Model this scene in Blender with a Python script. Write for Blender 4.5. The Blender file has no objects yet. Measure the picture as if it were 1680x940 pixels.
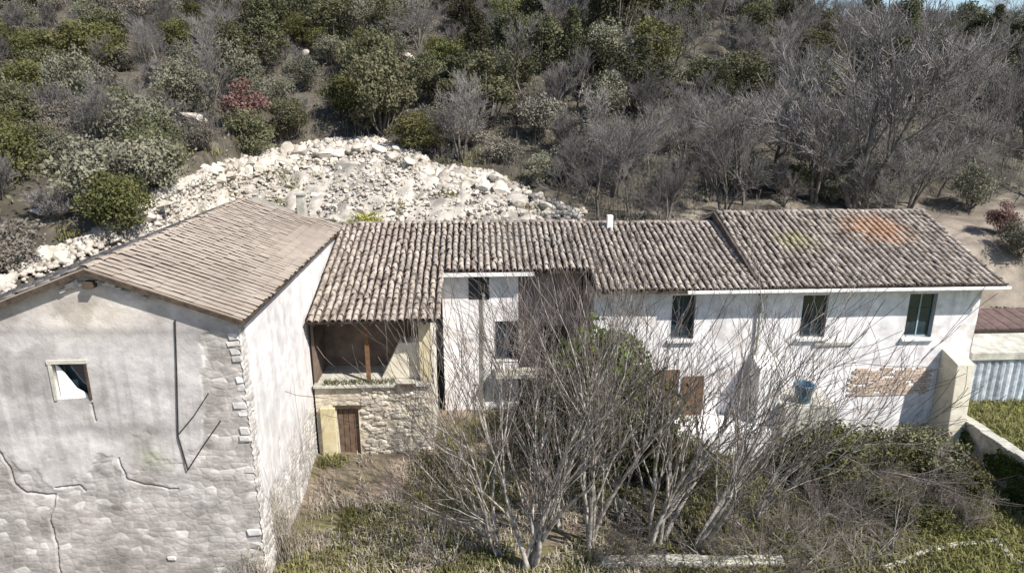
import bpy, math, random
import numpy as np
random.seed(7); rng = np.random.default_rng(7)
C = bpy.context.scene.collection
sc = bpy.context.scene

# ------------------------------------------------------------------ camera, sky, sun
CAM = np.array([0, 0, 14.5]); FPX = 1100.; TH = math.radians(15.5); YW = math.radians(3)
cam = bpy.data.cameras.new('camera'); cam.sensor_width = 36; cam.lens = 36 * FPX / 1680
cam.clip_start = .1; cam.clip_end = 3000
camo = bpy.data.objects.new('camera', cam); C.objects.link(camo)
camo.location = CAM; camo.rotation_euler = (math.pi/2 - TH, 0, -YW)
sc.camera = camo
SUN = np.array([.84, -.66, 1.12]); SUN /= np.linalg.norm(SUN)      # direction towards the sun
elev = math.asin(SUN[2]); azim = math.atan2(SUN[0], SUN[1])         # azimuth clockwise from +Y
w = bpy.data.worlds.new('World'); sc.world = w; w.use_nodes = True
nt = w.node_tree; bg = nt.nodes['Background']
sky = nt.nodes.new('ShaderNodeTexSky'); sky.sky_type = 'NISHITA'; sky.sun_disc = False
sky.sun_elevation = elev; sky.sun_rotation = azim; sky.air_density = 1; sky.dust_density = .6; sky.ozone_density = 1.5
nt.links.new(sky.outputs[0], bg.inputs[0]); bg.inputs[1].default_value = .1
sl = bpy.data.lights.new('sun', 'SUN'); sl.energy = 4.8; sl.angle = math.radians(.5); sl.color = (1, .95, .87)
so = bpy.data.objects.new('sun', sl); C.objects.link(so)
so.rotation_euler = (math.pi/2 - elev, 0, math.atan2(SUN[1], SUN[0]) + math.pi/2)
sc.view_settings.view_transform = 'Standard'; sc.view_settings.look = 'None'
sc.view_settings.exposure = .68; sc.view_settings.gamma = 1

# ------------------------------------------------------------------ layout helpers
_hd = np.array([math.sin(YW), math.cos(YW), 0]); _R = np.array([math.cos(YW), -math.sin(YW), 0])
_F = _hd*math.cos(TH) - np.array([0, 0, math.sin(TH)]); _U = _hd*math.sin(TH) + np.array([0, 0, math.cos(TH)])
def ray(px, py): return _F + _R*(px-840)/FPX + _U*(470-py)/FPX
def at(px, py, X=None, Y=None, Z=None):
    d = ray(px, py)
    t = X/d[0] if X is not None else Y/d[1] if Y is not None else (Z-14.5)/d[2]
    return CAM + d*t
def proj(p):
    v = np.asarray(p, float) - CAM; z = v @ _F
    return 840 + FPX*(v @ _R)/z, 470 - FPX*(v @ _U)/z

def vnoise(x, y, seed=0):
    x = np.asarray(x, float); y = np.asarray(y, float)
    xi = np.floor(x).astype(np.int64); yi = np.floor(y).astype(np.int64); fx = x-xi; fy = y-yi
    fx = fx*fx*(3-2*fx); fy = fy*fy*(3-2*fy)
    def h(a, b):
        n = (a*374761393 + b*668265263 + seed*974634777) & 0xffffffff
        n = ((n ^ (n >> 13))*1274126177) & 0xffffffff
        return ((n ^ (n >> 16)) & 0xffff)/65535.
    return (h(xi, yi)*(1-fx)+h(xi+1, yi)*fx)*(1-fy) + (h(xi, yi+1)*(1-fx)+h(xi+1, yi+1)*fx)*fy
def fbm(x, y, o=4, seed=0):
    s = 0; a = .5; t = 0
    for i in range(o):
        s = s + a*vnoise(x*2**i, y*2**i, seed+i*17); t += a; a *= .5
    return s/t
def sstep(a, b, x):
    t = np.clip((np.asarray(x, float)-a)/(b-a), 0, 1); return t*t*(3-2*t)
def voro(x, y, seed=0):
    """distance to cell border-ish (F2-F1) and cell value"""
    xi = np.floor(x).astype(np.int64); yi = np.floor(y).astype(np.int64)
    f1 = np.full(np.shape(x), 9.); f2 = np.full(np.shape(x), 9.); cv = np.zeros(np.shape(x))
    for dx in (-1, 0, 1):
        for dy in (-1, 0, 1):
            a = xi+dx; b = yi+dy
            def h(k):
                n = (a*374761393 + b*668265263 + (seed+k)*974634777) & 0xffffffff
                n = ((n ^ (n >> 13))*1274126177) & 0xffffffff
                return ((n ^ (n >> 16)) & 0xffff)/65535.
            d = np.hypot(a+.15+.7*h(1)-x, b+.15+.7*h(2)-y)
            c = h(3); m = d < f1
            f2 = np.where(m, f1, np.minimum(f2, d)); cv = np.where(m, c, cv); f1 = np.where(m, d, f1)
    return f2-f1, cv

# ------------------------------------------------------------------ materials
def mat(name, c1, c2, scale=3, rough=.9, bump=.3, bscale=None, attr=None, rand=0, snap=None, detail=6, patches=(), spec=.2, metal=0, transl=0, lo=.35, hi=.65, obj=False):
    m = bpy.data.materials.new(name); m.use_nodes = True; n = m.node_tree.nodes; L = m.node_tree.links
    b = n['Principled BSDF']; b.inputs['Roughness'].default_value = rough; b.inputs['Metallic'].default_value = metal
    b.inputs['Specular IOR Level'].default_value = spec
    if obj: g = n.new('ShaderNodeTexCoord').outputs['Object']
    else: g = n.new('ShaderNodeNewGeometry').outputs['Position']
    nz = n.new('ShaderNodeTexNoise'); nz.inputs['Scale'].default_value = scale; nz.inputs['Detail'].default_value = detail
    nz.inputs['Roughness'].default_value = .65; L.new(g, nz.inputs['Vector'])
    r = n.new('ShaderNodeMapRange'); r.inputs[1].default_value = lo; r.inputs[2].default_value = hi
    L.new(nz.outputs[0], r.inputs[0]); fac = r.outputs[0]
    if snap:
        s = n.new('ShaderNodeVectorMath'); s.operation = 'SNAP'; s.inputs[1].default_value = snap; L.new(g, s.inputs[0])
        wn = n.new('ShaderNodeTexWhiteNoise'); wn.noise_dimensions = '3D'; L.new(s.outputs[0], wn.inputs['Vector'])
        a = n.new('ShaderNodeMath'); a.operation = 'MULTIPLY_ADD'; a.inputs[1].default_value = .5
        L.new(wn.outputs[0], a.inputs[0])
        k = n.new('ShaderNodeMath'); k.operation = 'MULTIPLY'; k.inputs[1].default_value = .55; L.new(fac, k.inputs[0]); L.new(k.outputs[0], a.inputs[2])
        fac = a.outputs[0]
    mx = n.new('ShaderNodeMix'); mx.data_type = 'RGBA'; mx.inputs[6].default_value = (*c1, 1); mx.inputs[7].default_value = (*c2, 1)
    L.new(fac, mx.inputs[0]); col = mx.outputs[2]
    for (pos, rad, pc, amt) in patches:                              # stains with a place of their own
        d = n.new('ShaderNodeVectorMath'); d.operation = 'SUBTRACT'; d.inputs[1].default_value = pos; L.new(g, d.inputs[0])
        e = n.new('ShaderNodeVectorMath'); e.operation = 'DIVIDE'; e.inputs[1].default_value = rad; L.new(d.outputs[0], e.inputs[0])
        l = n.new('ShaderNodeVectorMath'); l.operation = 'LENGTH'; L.new(e.outputs[0], l.inputs[0])
        q = n.new('ShaderNodeTexNoise'); q.inputs['Scale'].default_value = 1.6; q.inputs['Detail'].default_value = 5; L.new(g, q.inputs['Vector'])
        z = n.new('ShaderNodeMath'); z.operation = 'MULTIPLY_ADD'; z.inputs[1].default_value = 1.6; z.inputs[2].default_value = -.8; L.new(q.outputs[0], z.inputs[0])
        y = n.new('ShaderNodeMath'); y.operation = 'ADD'; L.new(l.outputs['Value'], y.inputs[0]); L.new(z.outputs[0], y.inputs[1])
        p = n.new('ShaderNodeMapRange'); p.inputs[1].default_value = 1.05; p.inputs[2].default_value = .3; p.inputs[4].default_value = amt
        L.new(y.outputs[0], p.inputs[0])
        w2 = n.new('ShaderNodeMix'); w2.data_type = 'RGBA'; w2.inputs[7].default_value = (*pc, 1)
        L.new(p.outputs[0], w2.inputs[0]); L.new(col, w2.inputs[6]); col = w2.outputs[2]
    if attr:
        a = n.new('ShaderNodeVertexColor'); a.layer_name = attr
        v = n.new('ShaderNodeMix'); v.data_type = 'RGBA'; v.blend_type = 'MULTIPLY'; v.inputs[0].default_value = 1
        L.new(a.outputs[0], v.inputs[6]); L.new(col, v.inputs[7]); col = v.outputs[2]
    if rand:
        o = n.new('ShaderNodeObjectInfo'); hs = n.new('ShaderNodeHueSaturation')
        a = n.new('ShaderNodeMapRange'); a.inputs[3].default_value = 1-rand; a.inputs[4].default_value = 1+rand; L.new(o.outputs['Random'], a.inputs[0])
        hmul = n.new('ShaderNodeMath'); hmul.operation = 'MULTIPLY'; hmul.inputs[1].default_value = 7.31; L.new(o.outputs['Random'], hmul.inputs[0])
        fr = n.new('ShaderNodeMath'); fr.operation = 'FRACT'; L.new(hmul.outputs[0], fr.inputs[0])
        hr = n.new('ShaderNodeMapRange'); hr.inputs[3].default_value = .5-.05*rand; hr.inputs[4].default_value = .5+.04*rand; L.new(fr.outputs[0], hr.inputs[0])
        L.new(hr.outputs[0], hs.inputs['Hue'])
        L.new(a.outputs[0], hs.inputs['Value']); L.new(col, hs.inputs['Color']); col = hs.outputs[0]
    L.new(col, b.inputs['Base Color'])
    if bump:
        n2 = n.new('ShaderNodeTexNoise'); n2.inputs['Scale'].default_value = bscale or scale*6; n2.inputs['Detail'].default_value = 5; L.new(g, n2.inputs['Vector'])
        bp = n.new('ShaderNodeBump'); bp.inputs['Strength'].default_value = bump; bp.inputs['Distance'].default_value = .03
        L.new(n2.outputs[0], bp.inputs['Height']); L.new(bp.outputs[0], b.inputs['Normal'])
    if transl:
        t = n.new('ShaderNodeBsdfTranslucent'); L.new(col, t.inputs[0]); ms = n.new('ShaderNodeMixShader'); ms.inputs[0].default_value = transl
        L.new(b.outputs[0], ms.inputs[1]); L.new(t.outputs[0], ms.inputs[2]); L.new(ms.outputs[0], n['Material Output'].inputs[0])
    return m

M = dict(
 terrain=mat('ground_mat', (.72, .70, .66), (1.25, 1.22, 1.15), 1.3, bump=.8, bscale=5, attr='Col', lo=.3, hi=.7),
 wall=mat('render_mat', (.80, .79, .79), (1.08, 1.08, 1.07), 2.2, bump=.35, bscale=14, attr='Col'),
 tile=mat('clay_tile_mat', (.125, .10, .082), (.47, .41, .355), 1.3, bump=.4, bscale=30, snap=(.31, .38, 50.), detail=8,
          patches=(((20.3, 32.7, 8.1), (2.0, 1.9, 2), (.54, .28, .14), .5), ((15.6, 31.6, 7.6), (1.3, 1.2, 2), (.32, .30, .13), .55),
                   ((2., 32.5, 7.6), (5., 2.2, 2), (.27, .255, .23), .5), ((-4., 33.2, 7.7), (2, 1.6, 2), (.25, .20, .18), .5))),
 pan=mat('pan_tile_mat', (.045, .035, .03), (.12, .09, .075), 2.5, bump=.3),
 ltile=mat('weathered_tile_mat', (.25, .205, .172), (.34, .292, .248), .6, bump=.3, bscale=20, snap=(.38, .3, 50.), detail=8,
          patches=(((-8.4, 31., 8.8), (1.7, 3.5, 2), (.23, .185, .16), .5), ((-9.8, 23.5, 9.3), (1.4, 2.2, 2), (.37, .32, .265), .5), ((-8.2, 21.5, 8.7), (.9, 1.6, 2), (.22, .19, .16), .45))),
 qstone=mat('quoin_mat', (.36, .34, .325), (.54, .52, .505), 2.5, bump=.5, bscale=12, rand=.18),
 stone=mat('rubble_stone_mat', (.34, .30, .25), (.60, .55, .47), 2.5, bump=.5, bscale=12, rand=.28),
 rock=mat('limestone_mat', (.34, .30, .25), (.63, .585, .515), .9, bump=.7, bscale=5, rand=.2),
 dwood=mat('dark_wood_mat', (.035, .026, .02), (.10, .075, .055), 4, bump=.4, bscale=18),
 bwood=mat('brown_wood_mat', (.085, .055, .04), (.16, .105, .075), 4, bump=.4, bscale=18, rand=.2),
 brick=mat('brick_mat', (.44, .33, .26), (.60, .50, .41), 5, bump=.4, rand=.2),
 orange=mat('orange_wood_mat', (.12, .065, .035), (.19, .11, .06), 4, bump=.2),
 glass=mat('glass_mat', (.012, .02, .028), (.03, .05, .065), 1.2, rough=.12, bump=0, spec=.6),
 frame=mat('blue_grey_frame_mat', (.22, .30, .34), (.36, .44, .48), 4, rough=.6, bump=.15),
 shutter=mat('dark_shutter_mat', (.06, .07, .085), (.13, .145, .165), 4, rough=.7, bump=.2),
 white=mat('white_paint_mat', (.62, .61, .60), (.80, .79, .78), 4, rough=.6, bump=.2),
 iron=mat('iron_mat', (.02, .017, .016), (.05, .04, .035), 5, rough=.7, bump=.2),
 pcream=mat('pale_cream_plaster_mat', (.50, .45, .35), (.66, .62, .52), 1.5, bump=.3),
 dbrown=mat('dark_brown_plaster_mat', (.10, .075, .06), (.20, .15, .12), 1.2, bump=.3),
 concrete=mat('concrete_mat', (.30, .29, .25), (.52, .50, .44), 2, bump=.5, bscale=10),
 cream=mat('ochre_plaster_mat', (.45, .38, .22), (.60, .53, .36), 1.5, bump=.3),
 brownpl=mat('brown_plaster_mat', (.22, .15, .13), (.42, .31, .28), 1.2, bump=.3, detail=8),
 blue=mat('blue_plastic_mat', (.03, .14, .24), (.06, .22, .34), 2, rough=.5, bump=.1),
 corr=mat('blue_grey_sheet_mat', (.20, .23, .26), (.46, .49, .52), 2.5, rough=.5, bump=.2, rand=.35),
 rust=mat('rusty_sheet_mat', (.09, .06, .055), (.16, .11, .10), 2.5, bump=.3),
 bark=mat('pale_bark_mat', (.13, .115, .10), (.46, .42, .38), 3.5, bump=.5, bscale=16, lo=.38, hi=.62),
 twig=mat('twig_mat', (.045, .036, .032), (.24, .205, .185), 1.2, bump=0, detail=3),
 hbark=mat('grey_bark_mat', (.08, .07, .06), (.20, .175, .15), 2, bump=0),
 htwig=mat('grey_twig_mat', (.12, .11, .106), (.235, .217, .208), .5, bump=0, rand=.35),
 brownleaf=mat('buff_leaf_mat', (.095, .085, .068), (.22, .20, .165), .45, bump=0, rand=.35),
 oak=mat('evergreen_leaf_mat', (.05, .052, .027), (.145, .142, .08), .5, bump=0, rand=.5, transl=.12),
 olive=mat('olive_leaf_mat', (.055, .06, .02), (.15, .145, .06), .6, bump=0, rand=.3, transl=.2),
 grn=mat('green_leaf_mat', (.045, .075, .016), (.14, .20, .04), .9, bump=0, rand=.25, transl=.25),
 blueg=mat('grey_green_leaf_mat', (.11, .11, .078), (.24, .232, .17), .5, bump=0, rand=.3, transl=.1),
 red=mat('reddish_leaf_mat', (.11, .06, .055), (.26, .16, .14), .8, bump=0, transl=.1),
 lime=mat('yellow_leaf_mat', (.22, .22, .04), (.42, .40, .11), .9, bump=0, transl=.2),
 grass=mat('grass_mat', (.12, .125, .04), (.30, .28, .13), .55, bump=0, rand=0, transl=.2, detail=7, lo=.3, hi=.7),
 straw=mat('dry_stalk_mat', (.24, .20, .15), (.50, .45, .37), 1.2, bump=0),
)

# ------------------------------------------------------------------ mesh helpers
def tag(o, label=None, cat=None, group=None, kind=None):
    if label: o['label'] = label
    if cat: o['category'] = cat
    if group: o['group'] = group
    if kind: o['kind'] = kind
    return o
def empty(name, loc, label=None, cat=None, group=None, rz=0):
    o = bpy.data.objects.new(name, None); C.objects.link(o); o.location = loc; o.rotation_euler = (0, 0, rz); o.empty_display_size = .3
    return tag(o, label, cat, group)
def npmesh(name, V, F, m, smooth=False, col=None):
    V = np.asarray(V, np.float32); me = bpy.data.meshes.new(name)
    if isinstance(F, np.ndarray):
        k = F.shape[1]; me.vertices.add(len(V)); me.vertices.foreach_set('co', V.ravel())
        me.loops.add(F.size); me.loops.foreach_set('vertex_index', F.astype(np.int32).ravel())
        me.polygons.add(len(F)); me.polygons.foreach_set('loop_start', np.arange(0, F.size, k, dtype=np.int32))
        me.update(calc_edges=True)
    else:
        me.from_pydata(V.tolist(), [], F)
    if smooth: me.polygons.foreach_set('use_smooth', np.ones(len(me.polygons), bool))
    if col is not None:
        a = me.color_attributes.new('Col', 'FLOAT_COLOR', 'POINT')
        a.data.foreach_set('color', np.hstack([col, np.ones((len(V), 1))]).astype(np.float32).ravel())
    me.materials.append(m); me.validate(); me.update()
    return me
def link(name, me, parent=None, loc=(0, 0, 0), rot=(0, 0, 0), scale=(1, 1, 1)):
    o = bpy.data.objects.new(name, me); C.objects.link(o); o.location = loc; o.rotation_euler = rot; o.scale = scale
    if parent: o.parent = parent
    return o
class MB:
    def __init__(s): s.v = []; s.f = []
    def box(s, a, b, ch=0):
        n = len(s.v); (x0, y0, z0), (x1, y1, z1) = a, b
        s.v += [(x0, y0, z0), (x1, y0, z0), (x1, y1, z0), (x0, y1, z0), (x0, y0, z1), (x1, y0, z1), (x1, y1, z1), (x0, y1, z1)]
        s.f += [tuple(n+i for i in q) for q in ((3, 2, 1, 0), (4, 5, 6, 7), (0, 1, 5, 4), (1, 2, 6, 5), (2, 3, 7, 6), (3, 0, 4, 7))]
        return s
    def hexa(s, P):
        n = len(s.v); s.v += [tuple(p) for p in P]
        s.f += [tuple(n+i for i in q) for q in ((3, 2, 1, 0), (4, 5, 6, 7), (0, 1, 5, 4), (1, 2, 6, 5), (2, 3, 7, 6), (3, 0, 4, 7))]
        return s
    def poly(s, P):
        n = len(s.v); s.v += [tuple(p) for p in P]; s.f.append(tuple(range(n, n+len(P)))); return s
    def tube(s, pts, r, k=6):
        pts = [np.array(p, float) for p in pts]; n = len(s.v); rr = r if hasattr(r, '__len__') else [r]*len(pts)
        for i, p in enumerate(pts):
            d = pts[min(i+1, len(pts)-1)] - pts[max(i-1, 0)]; d /= np.linalg.norm(d)+1e-9
            a = np.cross(d, (0, 0, 1)) if abs(d[2]) < .9 else np.cross(d, (1, 0, 0)); a /= np.linalg.norm(a); b = np.cross(d, a)
            for j in range(k):
                t = 2*math.pi*j/k; s.v.append(tuple(p + rr[i]*(a*math.cos(t)+b*math.sin(t))))
        for i in range(len(pts)-1):
            for j in range(k):
                s.f.append((n+i*k+j, n+i*k+(j+1) % k, n+(i+1)*k+(j+1) % k, n+(i+1)*k+j))
        s.f.append(tuple(n+j for j in range(k))[::-1]); s.f.append(tuple(n+(len(pts)-1)*k+j for j in range(k)))
        return s
    def build(s, name, m, parent=None, smooth=False, kind=None, bevel=0):
        o0 = np.array(parent_origin(parent))
        me = npmesh(name, np.array(s.v, float)-o0, s.f, m, smooth)
        o = link(name, me, parent)
        if bevel:
            b = o.modifiers.new('bevel', 'BEVEL'); b.width = bevel; b.segments = 2; b.limit_method = 'ANGLE'
        if kind: o['kind'] = kind
        return o
def parent_origin(p):
    r = np.zeros(3)
    while p is not None: r = r + np.array(p.location); p = p.parent
    return r

# segments -> prism tubes, in one go
def tubes(S, k=3):
    """S: array (n, 8): p0, p1, r0, r1"""
    S = np.asarray(S, float); p0 = S[:, :3]; p1 = S[:, 3:6]; d = p1-p0; L = np.linalg.norm(d, axis=1, keepdims=True)+1e-9; d = d/L
    ref = np.where(np.abs(d[:, 2:3]) < .9, np.array([[0, 0, 1.]]), np.array([[1., 0, 0]]))
    a = np.cross(d, ref); a /= np.linalg.norm(a, axis=1, keepdims=True)+1e-9; b = np.cross(d, a)
    t = np.arange(k)*2*math.pi/k; cs = np.cos(t)[None, :, None]; sn = np.sin(t)[None, :, None]
    ring = a[:, None]*cs + b[:, None]*sn
    e = p1 + d*S[:, 7:8]*.4
    V = np.concatenate([p0[:, None]+ring*S[:, 6][:, None, None], e[:, None]+ring*S[:, 7][:, None, None]], 1)   # n,2k,3
    n = len(S); base = (np.arange(n)*2*k)[:, None, None]
    j = np.arange(k); F = np.stack([j, (j+1) % k, (j+1) % k+k, j+k], 1)[None]+base
    return V.reshape(-1, 3), F.reshape(-1, 4)
def leaves(P, size, flat=0, r=rng, asp=.55):
    P = np.asarray(P, float); n = len(P); s = (size*(.6+.8*r.random(n)))[:, None]
    a = r.normal(size=(n, 3)); a[:, 2] *= (1-flat); a /= np.linalg.norm(a, axis=1, keepdims=True)
    b = r.normal(size=(n, 3)); b = np.cross(a, b); b /= np.linalg.norm(b, axis=1, keepdims=True)
    V = np.stack([P+a*s, P+b*s*asp, P-a*s, P-b*s*asp], 1).reshape(-1, 3)
    F = np.arange(4*n).reshape(-1, 4)
    return V, F
def blades(P, h, w, lean=.5, r=rng):
    P = np.asarray(P, float); n = len(P); hh = (h*(.4+1.0*r.random(n)))[:, None]
    t = r.random(n)*6.283; d = np.stack([np.cos(t), np.sin(t), np.zeros(n)], 1); q = np.stack([-np.sin(t), np.cos(t), np.zeros(n)], 1)
    ww = w*(.6+.8*r.random(n))[:, None]; l = (lean*r.random(n))[:, None]
    mid = P + np.array([0, 0, 1])*hh*.6 + d*hh*l*.3
    tip = P+np.array([0, 0, 1])*hh*(1-.3*l)+d*hh*l
    V = np.stack([P-q*ww, P+q*ww, mid+q*ww*.8, mid-q*ww*.8], 1); V2 = np.stack([mid-q*ww*.8, mid+q*ww*.8, tip+q*ww*.15, tip-q*ww*.15], 1)
    V = np.concatenate([V, V2], 0).reshape(-1, 3); return V, np.arange(len(V)).reshape(-1, 4)

# ------------------------------------------------------------------ terrain
XW = 23.1                                                            # retaining wall line on the right
def terr(x, y):
    x = np.asarray(x, float); y = np.asarray(y, float)
    front = -1.0 + .5*sstep(24, 26.5, y)*(1-sstep(2, 6, x)) - .9*sstep(10, 15, x) + .15*(fbm(x*.5, y*.5, 3, 5)-.5)
    terrace = -.25 + .1*(fbm(x*.4, y*.4, 3, 9)-.5) - .25*sstep(24, 27, x)
    right = sstep(XW-.05, XW+.25, x)
    g = front*(1-right)+terrace*right
    g = np.where(y > 28.6, np.maximum(g, -.3*sstep(28.5, 29.5, y)+g*(1-sstep(28.5, 29.5, y))), g)
    yy = y + .10*np.clip(-x-10, 0, 60)
    left = sstep(23, 50, -x)
    prof = 5.2*sstep(37, 41.5, yy) + np.clip(yy-41, 0, 20)*.27 + np.clip(yy-61, 0, 75)*.40 + np.clip(yy-136, 0, 120)*.10
    rdrop = sstep(25, 75, x)
    prof = prof - np.clip(yy-61, 0, 75)*.185*rdrop*sstep(20, 50, x+0*y) - np.clip(yy-136, 0, 1e9)*.12*rdrop
    prof = np.where(yy > 136, prof, prof)
    leftbank = 6.6*sstep(17.7, 20., -x)*sstep(20, 27, y)
    g = np.maximum(g + prof, np.where(leftbank > 0, leftbank + prof*.55 - 1.4*(1-sstep(0, 1.5, leftbank)), -50.))
    rough = sstep(38, 44, yy) + sstep(17.8, 20, -x)
    g = g + np.clip(rough, 0, 1)*(2.2*(fbm(x*.11, y*.11, 4, 21)-.5) + .8*(fbm(x*.6, y*.6, 3, 31)-.5))
    g = g - 1.2*sstep(38, 60, -x+0*y)*0
    return g
def ground_at(px, py, tmax=260):
    d = ray(px, py); d = d/np.hypot(d[0], d[1]); ts = np.arange(14, tmax, .25); P = CAM + ts[:, None]*d
    h = terr(P[:, 0], P[:, 1]); k = np.where(P[:, 2] < h)[0]
    if len(k) == 0: return None
    p = P[k[0]].copy(); p[2] = terr(p[0], p[1]); return p

# upper edge of the bare limestone, left to right
ROCKTOP = [(20, 452), (120, 412), (235, 352), (300, 312), (370, 282), (450, 258), (540, 240), (620, 238), (680, 262), (720, 285), (800, 292), (880, 330), (930, 352), (1010, 366)]
def rock_top_y(px): return np.interp(px, [a for a, b in ROCKTOP], [b for a, b in ROCKTOP], left=470, right=372)
def project_np(x, y, z):
    v = np.stack([x, y, z], -1) - CAM; zz = v @ _F; return 840+FPX*(v @ _R)/zz, 470-FPX*(v @ _U)/zz, zz
xs = np.unique(np.concatenate([np.linspace(-700, -80, 20), np.linspace(-80, -24, 70), np.arange(-24, 32, .3), np.array([XW-.05, XW+.1, XW+.25]), np.linspace(32, 110, 90), np.linspace(110, 700, 20)]))
ys = np.unique(np.concatenate([np.linspace(-200, 8, 12), np.arange(8, 60, .3), np.linspace(60, 170, 130), np.linspace(170, 900, 30)]))
X, Y = np.meshgrid(xs, ys); Z = terr(X, Y)
px_, py_, zz_ = project_np(X, Y, Z)
inr = (zz_ > 30) & (Y > 36) & (px_ > -50) & (px_ < 1100)
rk = np.where(inr, sstep(-14, 10, py_-rock_top_y(px_) + 22*(fbm(X*.8, Y*.8, 3, 3)-.5)), 0)
rk = rk*(1-sstep(860, 960, px_)*.9)*(.25+.75*sstep(190, 260, px_))
floor = np.array([.06, .054, .044]); rockc = np.array([.52, .485, .45]); pale = np.array([.27, .235, .205])
n1 = fbm(X*.25, Y*.25, 4, 8)[..., None]; n2 = fbm(X*.9, Y*.9, 4, 12)[..., None]
fcol = floor*(.7+.9*n1) + np.array([.055, .05, .04])*sstep(.5, .7, n2)
yard = np.array([.17, .145, .11]); grassc = np.array([.135, .125, .065]); pink = np.array([.30, .235, .205])
g1 = sstep(.42, .58, n1)
ycol = yard*(1-g1)+grassc*g1; ycol = ycol*(1-.6*sstep(.5, .62, n2)*(1-sstep(4, 6, X))[..., None]) + pink*.6*(sstep(.5, .62, n2)*(1-sstep(4, 6, X))[..., None])
dk = (sstep(3, 6, X)*(1-sstep(16, 18, X))*(Y < 28.6))[..., None]; ycol = ycol*(1-.62*dk)  # shade beneath the bare trees and tangle, put into the ground colour
rgt = sstep(16, 18.5, X)[..., None]*(Y < 36)[..., None]
ycol = ycol*(1-rgt) + np.array([.17, .185, .05])*(.75+.5*n2)*rgt
far = sstep(34, 38, Y)[..., None]; lb = (sstep(17, 18, -X)*sstep(18, 22, Y))[..., None]
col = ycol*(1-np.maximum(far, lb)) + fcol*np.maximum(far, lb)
bare = (sstep(22, 25, X)*sstep(34.5, 37, Y)*(1-sstep(45, 50, Y)))[..., None]*(.6+.4*sstep(.4, .5, n2)); bare = bare*(1-.5*sstep(.45, .6, n1)); col = col*(1-bare)+pale*bare
bare2 = (sstep(9, 14, X)*sstep(40, 43, Y)*(1-sstep(46, 52, Y)))[..., None]*sstep(.45, .55, n2)*.7; col = col*(1-bare2)+pale*bare2
col = col*(1-rk[..., None]) + (rockc*(.62+.5*n2)*(1-.45*sstep(.52, .68, fbm(X*.7, Y*.7, 4, 91)))[..., None])*rk[..., None]
bw_, bc_ = voro(X*.75+fbm(X, Y, 3, 5), Y*.6+fbm(X, Y, 3, 6), 7); bw2, bc2 = voro(X*1.9, Y*1.6, 17)
Z = Z + rk*(.5*bc_**1.5*sstep(.0, .22, bw_) + .25*bc2*sstep(0, .2, bw2) - .15)
col = col*(1-.38*rk*(1-sstep(0, .12, bw_))*(1-.3*n2[..., 0]))[..., None]*(1-.12*rk*bc2)[..., None]
ny, nx = X.shape; idx = np.arange(ny*nx).reshape(ny, nx)
F = np.stack([idx[:-1, :-1], idx[:-1, 1:], idx[1:, 1:], idx[1:, :-1]], -1).reshape(-1, 4)
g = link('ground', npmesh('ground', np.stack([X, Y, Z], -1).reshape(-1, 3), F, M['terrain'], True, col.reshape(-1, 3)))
g['kind'] = 'structure'

# ------------------------------------------------------------------ walls as relief sheets
def hits(S, holes):
    return any(a <= S[0] <= b and c <= S[1] <= d for a, b, c, d in holes)
def sheet(name, O, ud, nd, W, z0, top, holes, res, relief, colour, parent, m=None, reveal=.35):
    """wall face: u along ud, v up; nd outward normal; top(u) -> height; relief/colour(u, z) arrays"""
    nu = max(2, int(W/res)); us = np.linspace(0, W, nu+1)
    for a, b, c, d in holes:
        for q in (a, b): us[np.argmin(abs(us-q))] = q
    hmax = max(top(0), top(W), top(W/2)); nv = max(2, int((hmax-z0)/res)); ts = np.linspace(0, 1, nv+1)
    U, T = np.meshgrid(us, ts); tp = np.vectorize(top)(us)[None, :]
    Zz = z0 + T*(tp-z0)
    if holes and abs(top(0)-top(W)) < .01 and abs(top(0)-top(W/2)) < .01:
        zs = z0+ts*(top(0)-z0)
        for a, b, c, d in holes:
            for q in (c, d): zs[np.argmin(abs(zs-q))] = q
        Zz = np.repeat(zs[:, None], len(us), 1)
    r = relief(U, Zz)
    for a, b, c, d in holes:
        dd = np.maximum(np.maximum(a-U, U-b), np.maximum(c-Zz, Zz-d)); r = r*sstep(0, .06, dd)
    ud = np.array(ud, float); nd = np.array(nd, float); O = np.array(O, float)
    P = O + U[..., None]*ud + r[..., None]*nd; P[..., 2] = Zz
    idx = np.arange(U.size).reshape(U.shape)
    F = np.stack([idx[:-1, :-1], idx[:-1, 1:], idx[1:, 1:], idx[1:, :-1]], -1).reshape(-1, 4)
    uc = (U[:-1, :-1]+U[1:, 1:]).ravel()/2; zc = (Zz[:-1, :-1]+Zz[1:, 1:]).ravel()/2; keep = np.ones(len(F), bool)
    for a, b, c, d in holes: keep &= ~((uc > a) & (uc < b) & (zc > c) & (zc < d))
    V = P.reshape(-1, 3); cc = colour(U, Zz).reshape(-1, 3); F = F[keep]
    ev = []; ef = []; ec = []; n = len(V)
    for a, b, c, d in holes:
        q = [(a, c), (b, c), (b, d), (a, d)]
        k = len(ev)+n
        for (u, z) in q:
            p = O+ud*u; p[2] = z; ev.append(p); ev.append(p-nd*reveal); ec += [(.5, .48, .45)]*2
        for i in range(4):
            j = (i+1) % 4; ef.append((k+2*i, k+2*j, k+2*j+1, k+2*i+1))
    if ev: V = np.vstack([V, ev]); F = np.vstack([F, ef]); cc = np.vstack([cc, ec])
    o0 = parent_origin(parent)
    return link(name, npmesh(name, V-o0, F, m or M['wall'], True, cc), parent)

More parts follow.
